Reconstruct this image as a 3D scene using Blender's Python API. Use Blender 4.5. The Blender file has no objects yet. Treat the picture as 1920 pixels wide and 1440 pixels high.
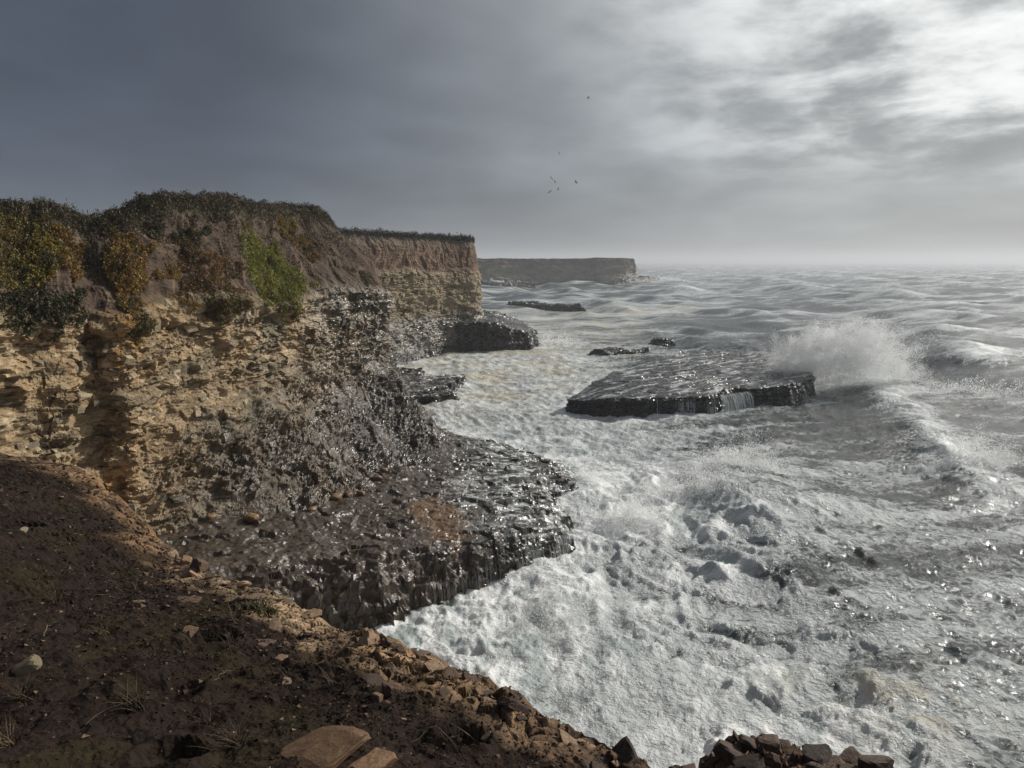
import bpy, bmesh, math, random
import numpy as np
from mathutils import Vector, Matrix

random.seed(7)
RNG = np.random.default_rng(11)
SC = bpy.context.scene
COL = SC.collection

# ------------------------------------------------------------------ camera
cam_d = bpy.data.cameras.new('camera')
cam_d.sensor_width = 36.0
cam_d.lens = 36.0 * 1400.0 / 1920.0
cam_d.clip_start = 0.1
cam_d.clip_end = 60000
cam = bpy.data.objects.new('camera', cam_d)
COL.objects.link(cam)
cam.location = (0, 0, 15.0)
cam.rotation_euler = (math.radians(90) - math.atan(230 / 1400.0), 0, 0)
SC.camera = cam

# ------------------------------------------------------------------ sun and sky
SUN_AZ, SUN_EL = math.radians(55), math.radians(30)
SUN = Vector((math.sin(SUN_AZ) * math.cos(SUN_EL), math.cos(SUN_AZ) * math.cos(SUN_EL), math.sin(SUN_EL)))
sun_d = bpy.data.lights.new('sun', 'SUN')
sun_d.energy = 4.4
sun_d.angle = math.radians(2.0)
sun_d.color = (1.0, 0.95, 0.88)
sun = bpy.data.objects.new('sun', sun_d)
COL.objects.link(sun)
sun.rotation_euler = (-SUN).to_track_quat('-Z', 'Y').to_euler()
sun.location = (60, 60, 80)

SC.view_settings.view_transform = 'Standard'
SC.view_settings.look = 'None'
SC.view_settings.gamma = 1.0
SC.view_settings.use_curve_mapping = False
SC.view_settings.exposure = -0.12
SC.render.engine = 'CYCLES'
SC.cycles.max_bounces = 12
SC.cycles.diffuse_bounces = 7
SC.cycles.glossy_bounces = 3
SC.cycles.transmission_bounces = 6
SC.cycles.volume_bounces = 0
SC.cycles.caustics_reflective = False
SC.cycles.caustics_refractive = False
SC.cycles.use_denoising = True
SC.cycles.sample_clamp_indirect = 3.0


class NT:
    """tiny node-tree helper"""
    def __init__(self, tree):
        self.t = tree

    def n(self, typ, **kw):
        nd = self.t.nodes.new(typ)
        for k, v in kw.items():
            setattr(nd, k, v)
        return nd

    def put(self, sock, val):
        if isinstance(val, bpy.types.NodeSocket):
            self.t.links.new(val, sock)
        else:
            sock.default_value = val

    def math(self, op, a, b=0.0, c=None, clamp=False):
        nd = self.n('ShaderNodeMath', operation=op, use_clamp=clamp)
        self.put(nd.inputs[0], a)
        self.put(nd.inputs[1], b)
        if c is not None:
            self.put(nd.inputs[2], c)
        return nd.outputs[0]

    def vmath(self, op, a, b=None):
        nd = self.n('ShaderNodeVectorMath', operation=op)
        self.put(nd.inputs[0], a)
        if b is not None:
            self.put(nd.inputs[1], b)
        return nd.outputs['Value'] if op in ('DOT_PRODUCT', 'LENGTH') else nd.outputs['Vector']

    def noise(self, vec, scale, detail=5, rough=0.55, dist=0.0, ntype='FBM'):
        nd = self.n('ShaderNodeTexNoise')
        nd.noise_type = ntype
        self.put(nd.inputs['Vector'], vec)
        nd.inputs['Scale'].default_value = scale
        nd.inputs['Detail'].default_value = detail
        nd.inputs['Roughness'].default_value = rough
        nd.inputs['Distortion'].default_value = dist
        return nd.outputs['Fac']

    def voro(self, vec, scale, feature='F1', out='Distance'):
        nd = self.n('ShaderNodeTexVoronoi', feature=feature)
        self.put(nd.inputs['Vector'], vec)
        nd.inputs['Scale'].default_value = scale
        return nd.outputs[out]

    def map(self, v, a, b, c=0.0, d=1.0, smooth=True):
        nd = self.n('ShaderNodeMapRange', interpolation_type='SMOOTHSTEP' if smooth else 'LINEAR')
        self.put(nd.inputs[0], v)
        for i, q in enumerate((a, b, c, d)):
            self.put(nd.inputs[i + 1], q)
        return nd.outputs[0]

    def mix(self, f, a, b, blend='MIX'):
        nd = self.n('ShaderNodeMix', data_type='RGBA', blend_type=blend)
        self.put(nd.inputs[0], f)
        for s, v in ((nd.inputs[6], a), (nd.inputs[7], b)):
            if not isinstance(v, bpy.types.NodeSocket):
                v = tuple(v) + (1.0,) if len(v) == 3 else v
            self.put(s, v)
        return nd.outputs[2]

    def mapping(self, vec, scale=(1, 1, 1), rot=(0, 0, 0), loc=(0, 0, 0)):
        nd = self.n('ShaderNodeMapping')
        self.put(nd.inputs[0], vec)
        nd.inputs['Location'].default_value = loc
        nd.inputs['Rotation'].default_value = rot
        nd.inputs['Scale'].default_value = scale
        return nd.outputs[0]


def build_world():
    w = bpy.data.worlds.new('World')
    SC.world = w
    w.use_nodes = True
    t = w.node_tree
    t.nodes.clear()
    k = NT(t)
    tc = k.n('ShaderNodeTexCoord')
    d = tc.outputs['Generated']
    sky = k.n('ShaderNodeTexSky')
    sky.sky_type = 'NISHITA'
    sky.sun_disc = False
    sky.sun_elevation = SUN_EL
    sky.sun_rotation = SUN_AZ
    sep = k.n('ShaderNodeSeparateXYZ')
    k.put(sep.inputs[0], d)
    x, y, z = sep.outputs
    zc = k.math('ADD', k.math('MAXIMUM', z, 0.0), 0.16)
    cmb = k.n('ShaderNodeCombineXYZ')
    k.put(cmb.inputs[0], k.math('DIVIDE', x, zc))
    k.put(cmb.inputs[1], k.math('DIVIDE', y, zc))
    pl = cmb.outputs[0]
    # big soft cloud banks, finer shreds
    big = k.noise(k.mapping(pl, (0.8, 0.7, 1), (0, 0, 0.6), (3.1, 1.7, 0)), 0.62, 4, 0.5, 0.2)
    mid = k.noise(k.mapping(pl, (1.0, 0.8, 1), (0, 0, -0.5), (0.4, 5.2, 0)), 1.3, 8, 0.52, 0.15)
    fine = k.noise(k.mapping(pl, (1.0, 1.0, 1), (0, 0, 0.7), (7.4, 2.2, 0)), 2.7, 9, 0.6, 0.2)
    dot = k.vmath('DOT_PRODUCT', d, tuple(SUN))
    near = k.map(dot, 0.22, 0.98)
    # cloud body, lit through from the sun's side
    body = k.mix(near, (0.078, 0.097, 0.140), (0.40, 0.42, 0.425))
    b2 = k.math('MULTIPLY_ADD', big, 1.7, 0.15)
    b3 = k.math('MULTIPLY_ADD', mid, k.map(dot, 0.2, 0.8, 0.9, 1.4), k.map(dot, 0.2, 0.8, 0.55, 0.32))
    lum = k.math('MULTIPLY', b2, b3)
    body = k.mix(1.0, body, k_rgb(k, lum), 'MULTIPLY')
    # breaks where thin cloud glows around the sun
    glow = k.map(dot, 0.60, 0.90)
    brk = k.map(k.math('ADD', k.math('MULTIPLY', mid, 0.5), k.math('MULTIPLY', fine, 0.5)), 0.40, 0.60)
    hi = k.map(z, 0.06, 0.17)
    gl = k.math('MULTIPLY', k.math('MULTIPLY', glow, brk), hi)
    body = k.mix(1.0, body, k.mix(gl, (0, 0, 0), (0.72, 0.715, 0.69)), 'ADD')
    # rain haze low over the sea
    low = k.map(z, -0.02, 0.13, 1.0, 0.0)
    hz = k.mix(near, (0.13, 0.155, 0.195), (0.28, 0.295, 0.297))
    body = k.mix(k.math('MULTIPLY', low, 0.6), body, hz)
    body = k.mix(1.0, body, (10, 10, 10), 'MULTIPLY')
    colr = k.mix(0.95, sky.outputs[0], body)
    bg = k.n('ShaderNodeBackground')
    k.put(bg.inputs[0], colr)
    bg.inputs[1].default_value = 0.1
    out = k.n('ShaderNodeOutputWorld')
    t.links.new(bg.outputs[0], out.inputs[0])


def k_rgb(k, f):
    c = k.n('ShaderNodeCombineColor')
    for i in range(3):
        k.put(c.inputs[i], f)
    return c.outputs[0]


build_world()

#NUMPY_BEGIN
# ------------------------------------------------------------------ noise
def _hash(ix, iy, iz, seed):
    n = (ix.astype(np.uint32) * np.uint32(374761393) + iy.astype(np.uint32) * np.uint32(668265263)
         + iz.astype(np.uint32) * np.uint32(2246822519) + np.uint32(seed * 9746347 % 4294967291))
    n = (n ^ (n >> np.uint32(15))) * np.uint32(2246822519)
    n = (n ^ (n >> np.uint32(13))) * np.uint32(3266489917)
    return n ^ (n >> np.uint32(16))


def perlin2(x, y, seed=0):
    x = np.asarray(x, np.float32); y = np.asarray(y, np.float32)
    x0 = np.floor(x); y0 = np.floor(y)
    fx = x - x0; fy = y - y0
    ix = x0.astype(np.int32); iy = y0.astype(np.int32)
    zz = np.zeros_like(ix)
    u = fx * fx * fx * (fx * (fx * 6 - 15) + 10)
    v = fy * fy * fy * (fy * (fy * 6 - 15) + 10)

    def g(dx, dy):
        h = _hash(ix + dx, iy + dy, zz, seed).astype(np.float32) * np.float32(2 * math.pi / 4294967296.0)
        return np.cos(h) * (fx - dx) + np.sin(h) * (fy - dy)
    a = g(0, 0); b = g(1, 0); c = g(0, 1); d = g(1, 1)
    a = a + u * (b - a); c = c + u * (d - c)
    return (a + v * (c - a)) * 1.5


def perlin3(x, y, z, seed=0):
    x = np.asarray(x, np.float32); y = np.asarray(y, np.float32); z = np.asarray(z, np.float32)
    x0 = np.floor(x); y0 = np.floor(y); z0 = np.floor(z)
    fx = x - x0; fy = y - y0; fz = z - z0
    ix = x0.astype(np.int32); iy = y0.astype(np.int32); iz = z0.astype(np.int32)
    u = fx * fx * fx * (fx * (fx * 6 - 15) + 10)
    v = fy * fy * fy * (fy * (fy * 6 - 15) + 10)
    w = fz * fz * fz * (fz * (fz * 6 - 15) + 10)

    def g(dx, dy, dz):
        h = _hash(ix + dx, iy + dy, iz + dz, seed)
        gx = ((h & np.uint32(1023)).astype(np.float32) / 511.5 - 1)
        gy = (((h >> np.uint32(10)) & np.uint32(1023)).astype(np.float32) / 511.5 - 1)
        gz = (((h >> np.uint32(20)) & np.uint32(1023)).astype(np.float32) / 511.5 - 1)
        return gx * (fx - dx) + gy * (fy - dy) + gz * (fz - dz)

    def lerp(a, b, k):
        return a + k * (b - a)
    p0 = lerp(lerp(g(0, 0, 0), g(1, 0, 0), u), lerp(g(0, 1, 0), g(1, 1, 0), u), v)
    p1 = lerp(lerp(g(0, 0, 1), g(1, 0, 1), u), lerp(g(0, 1, 1), g(1, 1, 1), u), v)
    return lerp(p0, p1, w) * 1.3


def fbm2(x, y, octv=4, seed=0, gain=0.5, mode=0):
    s = 0; a = 1.0; t = 0
    for i in range(octv):
        n = perlin2(x * 2 ** i, y * 2 ** i, seed + i)
        if mode == 1: n = np.abs(n) * 2 - 0.5      # billow
        if mode == 2: n = 0.5 - np.abs(n) * 2      # ridged
        s = s + a * n; t += a; a *= gain
    return s / t


def fbm3(x, y, z, octv=4, seed=0, gain=0.5, mode=0):
    s = 0; a = 1.0; t = 0
    for i in range(octv):
        n = perlin3(x * 2 ** i, y * 2 ** i, z * 2 ** i, seed + i)
        if mode == 1: n = np.abs(n) * 2 - 0.5
        if mode == 2: n = 0.5 - np.abs(n) * 2
        s = s + a * n; t += a; a *= gain
    return s / t


def worley3(x, y, z, seed=0):
    """F1, F2, random of the cell, tilt of the cell's facet"""
    x = np.asarray(x, np.float32); y = np.asarray(y, np.float32); z = np.asarray(z, np.float32)
    ix = np.floor(x).astype(np.int32); iy = np.floor(y).astype(np.int32); iz = np.floor(z).astype(np.int32)
    f1 = np.full(x.shape, 9.0, np.float32); f2 = f1.copy()
    cid = np.zeros(x.shape, np.uint32)
    vx = np.zeros_like(x); vy = np.zeros_like(x); vz = np.zeros_like(x)
    for dx in (-1, 0, 1):
        for dy in (-1, 0, 1):
            for dz in (-1, 0, 1):
                cx = ix + dx; cy = iy + dy; cz = iz + dz
                h = _hash(cx, cy, cz, seed)
                ax = cx + (h & np.uint32(1023)).astype(np.float32) / 1024 - x
                ay = cy + ((h >> np.uint32(10)) & np.uint32(1023)).astype(np.float32) / 1024 - y
                az = cz + ((h >> np.uint32(20)) & np.uint32(1023)).astype(np.float32) / 1024 - z
                d = ax * ax + ay * ay + az * az
                m = d < f1
                f2 = np.where(m, f1, np.minimum(f2, d))
                f1 = np.where(m, d, f1)
                cid = np.where(m, h, cid)
                vx = np.where(m, ax, vx); vy = np.where(m, ay, vy); vz = np.where(m, az, vz)
    h = (cid ^ (cid >> np.uint32(11))) * np.uint32(2654435761)
    h = h ^ (h >> np.uint32(15))
    r = (h & np.uint32(4095)).astype(np.float32) / 4095
    tx = ((h >> np.uint32(12)) & np.uint32(255)).astype(np.float32) / 127.5 - 1
    ty = ((h >> np.uint32(20)) & np.uint32(255)).astype(np.float32) / 127.5 - 1
    tz = ((h >> np.uint32(4)) & np.uint32(255)).astype(np.float32) / 127.5 - 1
    tilt = vx * tx + vy * ty + vz * tz
    return np.sqrt(f1), np.sqrt(f2), r, tilt


def sstep(a, b, x):
    t = np.clip((x - a) / (b - a), 0, 1)
    return t * t * (3 - 2 * t)


def lerp(a, b, t):
    return a + (b - a) * t


def cmix(a, b, t):
    return a + (np.asarray(b, np.float32) - a) * np.asarray(t)[..., None]


def smooth_curve(pts, n, dens=None):
    """Catmull-Rom through pts, n samples; dens gives the relative share of samples of each span"""
    pts = np.asarray(pts, np.float64)
    m = len(pts) - 1
    dens = np.ones(m) if dens is None else np.asarray(dens, float)
    cum = np.concatenate([[0], np.cumsum(dens)]) / dens.sum()
    s = np.interp(np.linspace(0, 1, n), cum, np.arange(m + 1))
    i = np.clip(np.floor(s).astype(int), 0, m - 1)
    f = (s - i)[:, None]
    ext = np.vstack([2 * pts[0] - pts[1], pts, 2 * pts[-1] - pts[-2]])
    p0, p1, p2, p3 = ext[i], ext[i + 1], ext[i + 2], ext[i + 3]
    return 0.5 * (2 * p1 + (p2 - p0) * f + (2 * p0 - 5 * p1 + 4 * p2 - p3) * f ** 2 + (3 * p1 - p0 - 3 * p2 + p3) * f ** 3), s


def grid_normals(P):
    du = np.gradient(P, axis=1); dv = np.gradient(P, axis=0)
    n = np.cross(du, dv)
    return n / (np.linalg.norm(n, axis=2, keepdims=True) + 1e-9)


# ------------------------------------------------------------------ near cliff: a lofted surface
# stations: foot, rim of the rock, shoulder of the soil, crown, inland
NEAR = [
    ((-30, 6, 2.0), (-31, 8, 12.4), (-33, 10, 15.6), (-37, 14, 17.6), (-52, 60, 17.5)),
    ((-21.5, 17.5, 2.0), (-22.4, 19, 12.6), (-24.5, 21, 15.8), (-28, 25, 17.8), (-44, 62, 17.5)),
    ((-17.9, 26.4, 2.0), (-18.9, 27.6, 12.85), (-20.3, 29.6, 15.7), (-22.0, 33, 17.6), (-38, 63, 17.5)),
    ((-16.9, 27.9, 2.0), (-17.85, 29.2, 12.75), (-19.3, 31.4, 15.6), (-21.0, 35, 17.45), (-35, 64, 17.5)),
    ((-16.7, 29.3, 2.0), (-17.75, 31.2, 12.8), (-19.1, 33.4, 15.2), (-20.4, 36.5, 17.15), (-33, 65, 17.4)),
    ((-15.6, 29.9, 2.2), (-16.4, 31.6, 12.6), (-17.8, 34.0, 15.6), (-19.3, 38.5, 17.7), (-31, 65, 17.4)),
    ((-14.0, 32, 2.6), (-16.3, 35, 13.2), (-17.3, 37.4, 16.2), (-18.2, 41, 18.45), (-29, 65, 17.6)),
    ((-11.4, 35, 2.8), (-14.8, 39, 13.1), (-16.1, 41.3, 16.3), (-17.4, 45, 18.8), (-28, 64, 17.8)),
    ((-9.5, 38.5, 2.9), (-13.6, 44.5, 12.5), (-15.2, 46, 16.2), (-16.9, 50, 18.6), (-27, 64, 17.8)),
    ((-8.0, 44.5, 2.8), (-12.1, 50, 13.1), (-14.2, 51.5, 16.5), (-16.3, 55, 19.15), (-26, 65, 17.8)),
    ((-5.2, 52.5, 2.4), (-10.1, 56, 12.8), (-12.6, 56.5, 16.5), (-15.0, 59, 18.7), (-25, 66, 17.6)),
    ((-5.6, 58, 0.5), (-10.3, 60.5, 12.4), (-12.5, 61.5, 15.8), (-14.9, 62, 17.5), (-25, 67, 17.4)),
    ((-11, 66, 0.3), (-15, 66, 12.3), (-17, 66, 15.6), (-19, 66, 17.0), (-26, 68, 17.2)),
    ((-22, 74, 0.3), (-24, 73, 12.3), (-26, 72.5, 15.6), (-28, 72, 17.4), (-32, 72, 17.3)),
    ((-36, 84, 0.3), (-38, 83, 12.3), (-40, 82, 15.6), (-42, 81, 17.4), (-46, 80, 17.3)),
]
NEAR_DENS = [0.12, 0.45, 1.0, 0.75, 0.75, 1.0, 1.0, 1.1, 1.1, 1.3, 0.55, 0.35, 0.2, 0.12]


def loft(stations, dens, ncol, nrock, nsoil, ntop, flare_h=0.55, under=0.3):
    curves = []
    for j in range(5):
        c, s = smooth_curve([st[j] for st in stations], ncol, dens)
        curves.append(c)
    B, R, M, T, I = curves
    rows = []; kind = []
    for a in np.linspace(-under, 1, nrock):
        f = np.clip(1 - a / flare_h, 0, 2) ** 1.35
        p = R + (B - R) * f
        p[:, 2] = B[:, 2] + (R[:, 2] - B[:, 2]) * a
        rows.append(p); kind.append(a)
    for a in np.linspace(0, 1, nsoil + 1)[1:]:
        p = R * (1 - a) ** 2 + M * 2 * a * (1 - a) + T * a * a
        rows.append(p); kind.append(1 + a)
    for a in np.linspace(0, 1, ntop + 1)[1:]:
        rows.append(T + (I - T) * a ** 1.5); kind.append(2 + a)
    return np.array(rows), np.array(kind), s


def near_base():
    P, kd, s = loft(NEAR, NEAR_DENS, 640, 300, 120, 26)
    return P, kd, s

# ------------------------------------------------------------------ foreground bluff: inner line and broken edge
FG_E = [(-20.34, 24, 9.64), (-14.11, 20, 9.78), (-10.71, 17.5, 10.14), (-7.67, 14.5, 9.99), (-5.65, 12, 10.01), (-4.65, 11, 10.2), (-3.34, 10, 10.36),
        (-2.35, 8.8, 10.49), (-1.47, 8, 10.75), (-1.02, 7.4, 10.87), (-0.31, 6.7, 11.01), (0.23, 6, 11.12), (0.94, 5.2, 11.30), (1.22, 4.95, 11.36),
        (1.62, 4.9, 11.58), (1.85, 4.8, 11.62), (2.14, 4.6, 11.68), (2.59, 4.3, 11.76), (3.24, 3.9, 11.80), (4.66, 3.5, 11.74), (10.0, 2.4, 11.6)]
FG_I = [(-22, 8, 13.6), (-13, 2, 14.0), (-9, -1, 14.1), (-6, -3, 14.2), (-4.6, -3.2, 14.2), (-4, -3.3, 14.2), (-3.4, -3.4, 14.2), (-2.9, -3.5, 14.2),
        (-2.4, -3.5, 14.2), (-2, -3.6, 14.2), (-1.5, -3.7, 14.2), (-1, -3.8, 14.2), (-0.4, -3.9, 14.2), (0.1, -4, 14.15), (0.6, -4, 14.15), (1.1, -4, 14.1),
        (1.8, -4, 14.1), (2.8, -4, 14.0), (4, -4, 13.95), (6.5, -4, 13.8), (12.5, -4.5, 13.4)]
FG_D = [0.35, 0.9, 1.1, 1.0, 0.9, 1, 1, 1, 0.8, 1, 1, 1.2, 0.6, 0.8, 0.6, 0.7, 0.8, 0.7, 0.5, 0.25]


def fg_base(ncol=540, nin=290, nout=46):
    E, s = smooth_curve(FG_E, ncol, FG_D)
    I, _ = smooth_curve(FG_I, ncol, FG_D)
    tg = np.gradient(E, axis=0); tg[:, 2] = 0
    tg /= np.linalg.norm(tg, axis=1, keepdims=True)
    out = np.stack([-tg[:, 1], tg[:, 0], tg[:, 2] * 0], 1)
    rows = []; kd = []
    for a in np.linspace(0.0, 1, nin) ** 0.8:
        p = I + (E - I) * a
        p[:, 2] += 0.16 * math.sin(math.pi * a) * -1
        rows.append(p); kd.append(a)
    for a in np.linspace(0, 1, nout + 1)[1:]:
        p = E + out * (0.25 * (1 - math.exp(-a * 22)) + 0.9 * a)
        p[:, 2] = E[:, 2] - (E[:, 2] + 1.2) * a ** 1.25
        rows.append(p); kd.append(1 + a)
    return np.array(rows), np.array(kd), s, out
#NUMPY_END

# ------------------------------------------------------------------ mesh helpers
def tagit(o, label=None, cat=None, group=None, kind=None):
    if label: o['label'] = label
    if cat: o['category'] = cat
    if group: o['group'] = group
    if kind: o['kind'] = kind
    return o


def raw_mesh(name, V, F, attrs=None, mat=None, smooth=True):
    V = np.asarray(V, np.float32).reshape(-1, 3); F = np.asarray(F, np.int32)
    me = bpy.data.meshes.new(name)
    k = F.shape[1]
    me.vertices.add(len(V)); me.vertices.foreach_set('co', V.ravel())
    me.loops.add(F.size); me.loops.foreach_set('vertex_index', F.ravel())
    me.polygons.add(len(F))
    me.polygons.foreach_set('loop_start', np.arange(0, F.size, k, dtype=np.int32))
    me.polygons.foreach_set('use_smooth', np.full(len(F), smooth, bool))
    for nm, a in (attrs or {}).items():
        a = np.asarray(a, np.float32)
        if a.ndim == 1 or a.shape[-1] not in (3, 4):
            at = me.attributes.new(nm, 'FLOAT', 'POINT'); at.data.foreach_set('value', a.ravel())
        else:
            a = a.reshape(-1, a.shape[-1])
            if a.shape[1] == 3: a = np.hstack([a, np.ones((len(a), 1), np.float32)])
            at = me.attributes.new(nm, 'FLOAT_COLOR', 'POINT'); at.data.foreach_set('color', a.ravel())
    me.update(calc_edges=True)
    me.validate()
    if mat: me.materials.append(mat)
    return me


def grid_faces(h, w, keep=None):
    i = np.arange(h * w, dtype=np.int32).reshape(h, w)
    F = np.stack([i[:-1, :-1], i[:-1, 1:], i[1:, 1:], i[1:, :-1]], -1).reshape(-1, 4)
    if keep is not None: F = F[keep.ravel()]
    return F


def obj(name, me, parent=None):
    o = bpy.data.objects.new(name, me)
    COL.objects.link(o)
    if parent: o.parent = parent
    return o


def compact(V, F, attrs):
    used = np.zeros(len(V), bool); used[F.ravel()] = True
    idx = np.cumsum(used) - 1
    return V[used], idx[F], {k: a.reshape(len(used), -1)[used].squeeze() for k, a in attrs.items()}


def new_mat(name):
    m = bpy.data.materials.new(name)
    m.use_nodes = True
    t = m.node_tree
    t.nodes.clear()
    k = NT(t)
    out = k.n('ShaderNodeOutputMaterial')
    return m, k, out


def attr(k, name, out='Fac'):
    a = k.n('ShaderNodeAttribute'); a.attribute_name = name
    return a.outputs[out]


def bump(k, h, strength, dist, normal=None):
    b = k.n('ShaderNodeBump')
    b.inputs['Strength'].default_value = strength
    b.inputs['Distance'].default_value = dist
    k.put(b.inputs['Height'], h)
    if normal: k.put(b.inputs['Normal'], normal)
    return b.outputs[0]


# ------------------------------------------------------------------ materials
def mat_rock(name, fine=6.0, strata=(1, 1, 3.2), bstr=0.8, bdist=0.06, rough_dry=0.9, rough_wet=0.15, tint=0.35, spec_dry=0.2):
    m, k, out = new_mat(name)
    geo = k.n('ShaderNodeNewGeometry')
    pos = geo.outputs['Position']
    ps = k.mapping(pos, strata)
    c = attr(k, 'col', 'Color'); wet = attr(k, 'wet')
    n1 = k.noise(ps, fine * 0.5, 6, 0.65, 0.3)
    n2 = k.noise(pos, fine * 2.2, 5, 0.6)
    v = k.math('MULTIPLY_ADD', n1, 1.5, 0.28)
    v = k.math('MULTIPLY', v, k.math('MULTIPLY_ADD', n2, tint * 2, 1 - tint))
    col = k.mix(1.0, c, k_rgb(k, v), 'MULTIPLY')
    vo = k.voro(ps, fine * 0.55)
    vo2 = k.voro(ps, fine * 1.5)
    h = k.math('ADD', k.math('MULTIPLY', vo, 0.8), k.math('ADD', k.math('MULTIPLY', vo2, 0.35), k.math('ADD', n1, k.math('MULTIPLY', n2, 0.4))))
    nrm = bump(k, h, bstr, bdist)
    p = k.n('ShaderNodeBsdfPrincipled')
    k.put(p.inputs['Base Color'], col)
    patch = k.map(k.noise(pos, 0.9, 4, 0.6), 0.36, 0.58)
    wv = k.math('MULTIPLY', wet, k.math('MULTIPLY_ADD', patch, 0.6, 0.4))
    k.put(p.inputs['Roughness'], k.map(wv, 0.0, 1.0, rough_dry, rough_wet, False))
    k.put(p.inputs['Specular IOR Level'], k.map(wv, 0.0, 1.0, spec_dry, 0.7, False))
    k.put(p.inputs['Normal'], nrm)
    k.t.links.new(p.outputs[0], out.inputs[0])
    return m


def mat_sea():
    m, k, out = new_mat('stormy_water')
    geo = k.n('ShaderNodeNewGeometry')
    pos = geo.outputs['Position']
    f = attr(k, 'foam')
    # foam streaks drawn out along the wave travel
    st = k.noise(k.mapping(pos, (0.26, 1.0, 1.0), (0, 0, 0.30)), 0.85, 8, 0.6, 0.25)
    lace = k.noise(k.mapping(pos, (0.8, 1.0, 1.0), (0, 0, -0.3)), 1.7, 6, 0.55, 0.5)
    web = k.math('ABSOLUTE', k.math('SUBTRACT', lace, 0.5))
    web = k.map(web, 0.0, 0.16, 1.0, 0.0)
    mixv = k.math('ADD', k.math('MULTIPLY', st, 0.7), k.math('MULTIPLY', web, 0.22))
    th = k.math('ADD', mixv, k.math('SUBTRACT', f, 0.5))
    mask = k.map(th, 0.30, 0.66)
    fine = k.noise(pos, 7.0, 6, 0.65)
    water = k.mix(k.map(f, 0.2, 0.8), (0.032, 0.042, 0.042), (0.15, 0.17, 0.16))
    thick = k.map(f, 0.62, 1.0)
    wn = k.n('ShaderNodeTexNoise')
    k.put(wn.inputs['Vector'], pos); wn.inputs['Scale'].default_value = 0.22; wn.inputs['Detail'].default_value = 3
    wsc = k.n('ShaderNodeVectorMath', operation='SCALE'); k.put(wsc.inputs[0], wn.outputs['Color']); wsc.inputs['Scale'].default_value = 7.0
    wp = k.vmath('ADD', pos, wsc.outputs[0])
    mb = k.noise(k.mapping(wp, (1.0, 0.55, 0.5), (0, 0, 0.2)), 0.62, 7, 0.58)
    vein = k.map(k.math('ABSOLUTE', k.math('SUBTRACT', mb, 0.5)), 0.0, 0.11, 1.0, 0.0)
    swirl = k.math('ADD', k.map(mb, 0.43, 0.62), k.math('MULTIPLY', vein, 0.6), clamp=True)
    foamc = k.mix(thick, (0.50, 0.53, 0.525), k.mix(swirl, (0.31, 0.36, 0.35), (0.86, 0.87, 0.855)))
    foamc = k.mix(k.math('MULTIPLY', fine, 0.5), foamc, (0.62, 0.645, 0.635))
    silt = k.map(attr(k, 'silt'), 0.0, 1.0, 0.0, 1.0)
    foamc = k.mix(silt, foamc, (0.56, 0.52, 0.42))
    col = k.mix(mask, water, foamc)
    p = k.n('ShaderNodeBsdfPrincipled')
    k.put(p.inputs['Base Color'], col)
    k.put(p.inputs['Roughness'], k.math('ADD', k.map(mask, 0.0, 1.0, 0.13, 0.26, False), k.math('MULTIPLY', thick, 0.2)))
    p.inputs['IOR'].default_value = 1.33
    rip = k.noise(k.mapping(pos, (1.0, 0.8, 1.0), (0, 0, 0.3)), 0.9, 9, 0.62, 0.15)
    rip2 = k.noise(pos, 2.1, 7, 0.6, 0.0)
    puffy = k.math('ABSOLUTE', k.math('SUBTRACT', rip2, 0.5))
    h = k.math('ADD', k.math('MULTIPLY', rip, 1.0), k.math('ADD', k.math('MULTIPLY', mask, 0.12), k.math('ADD', k.math('MULTIPLY', puffy, 0.9), k.math('MULTIPLY', fine, 0.13))))
    h = k.math('MULTIPLY', h, k.math('SUBTRACT', 1.0, k.math('MULTIPLY', thick, 0.45)))
    k.put(p.inputs['Normal'], bump(k, h, 1.0, 0.36))
    k.t.links.new(p.outputs[0], out.inputs[0])
    return m


def mat_spray(name='sea_spray', c=(0.96, 0.965, 0.96)):
    m, k, out = new_mat(name)
    d = k.n('ShaderNodeBsdfDiffuse'); d.inputs[0].default_value = c + (1,)
    tr = k.n('ShaderNodeBsdfTranslucent'); tr.inputs[0].default_value = c + (1,)
    mx = k.n('ShaderNodeMixShader'); mx.inputs[0].default_value = 0.5
    k.t.links.new(d.outputs[0], mx.inputs[1]); k.t.links.new(tr.outputs[0], mx.inputs[2])
    k.t.links.new(mx.outputs[0], out.inputs[0])
    return m


def mat_leaf(name):
    m, k, out = new_mat(name)
    c = attr(k, 'col', 'Color')
    p = k.n('ShaderNodeBsdfPrincipled')
    k.put(p.inputs['Base Color'], c)
    p.inputs['Roughness'].default_value = 0.65
    tr = k.n('ShaderNodeBsdfTranslucent'); k.put(tr.inputs[0], c)
    mx = k.n('ShaderNodeMixShader'); mx.inputs[0].default_value = 0.25
    k.t.links.new(p.outputs[0], mx.inputs[1]); k.t.links.new(tr.outputs[0], mx.inputs[2])
    k.t.links.new(mx.outputs[0], out.inputs[0])
    return m


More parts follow.
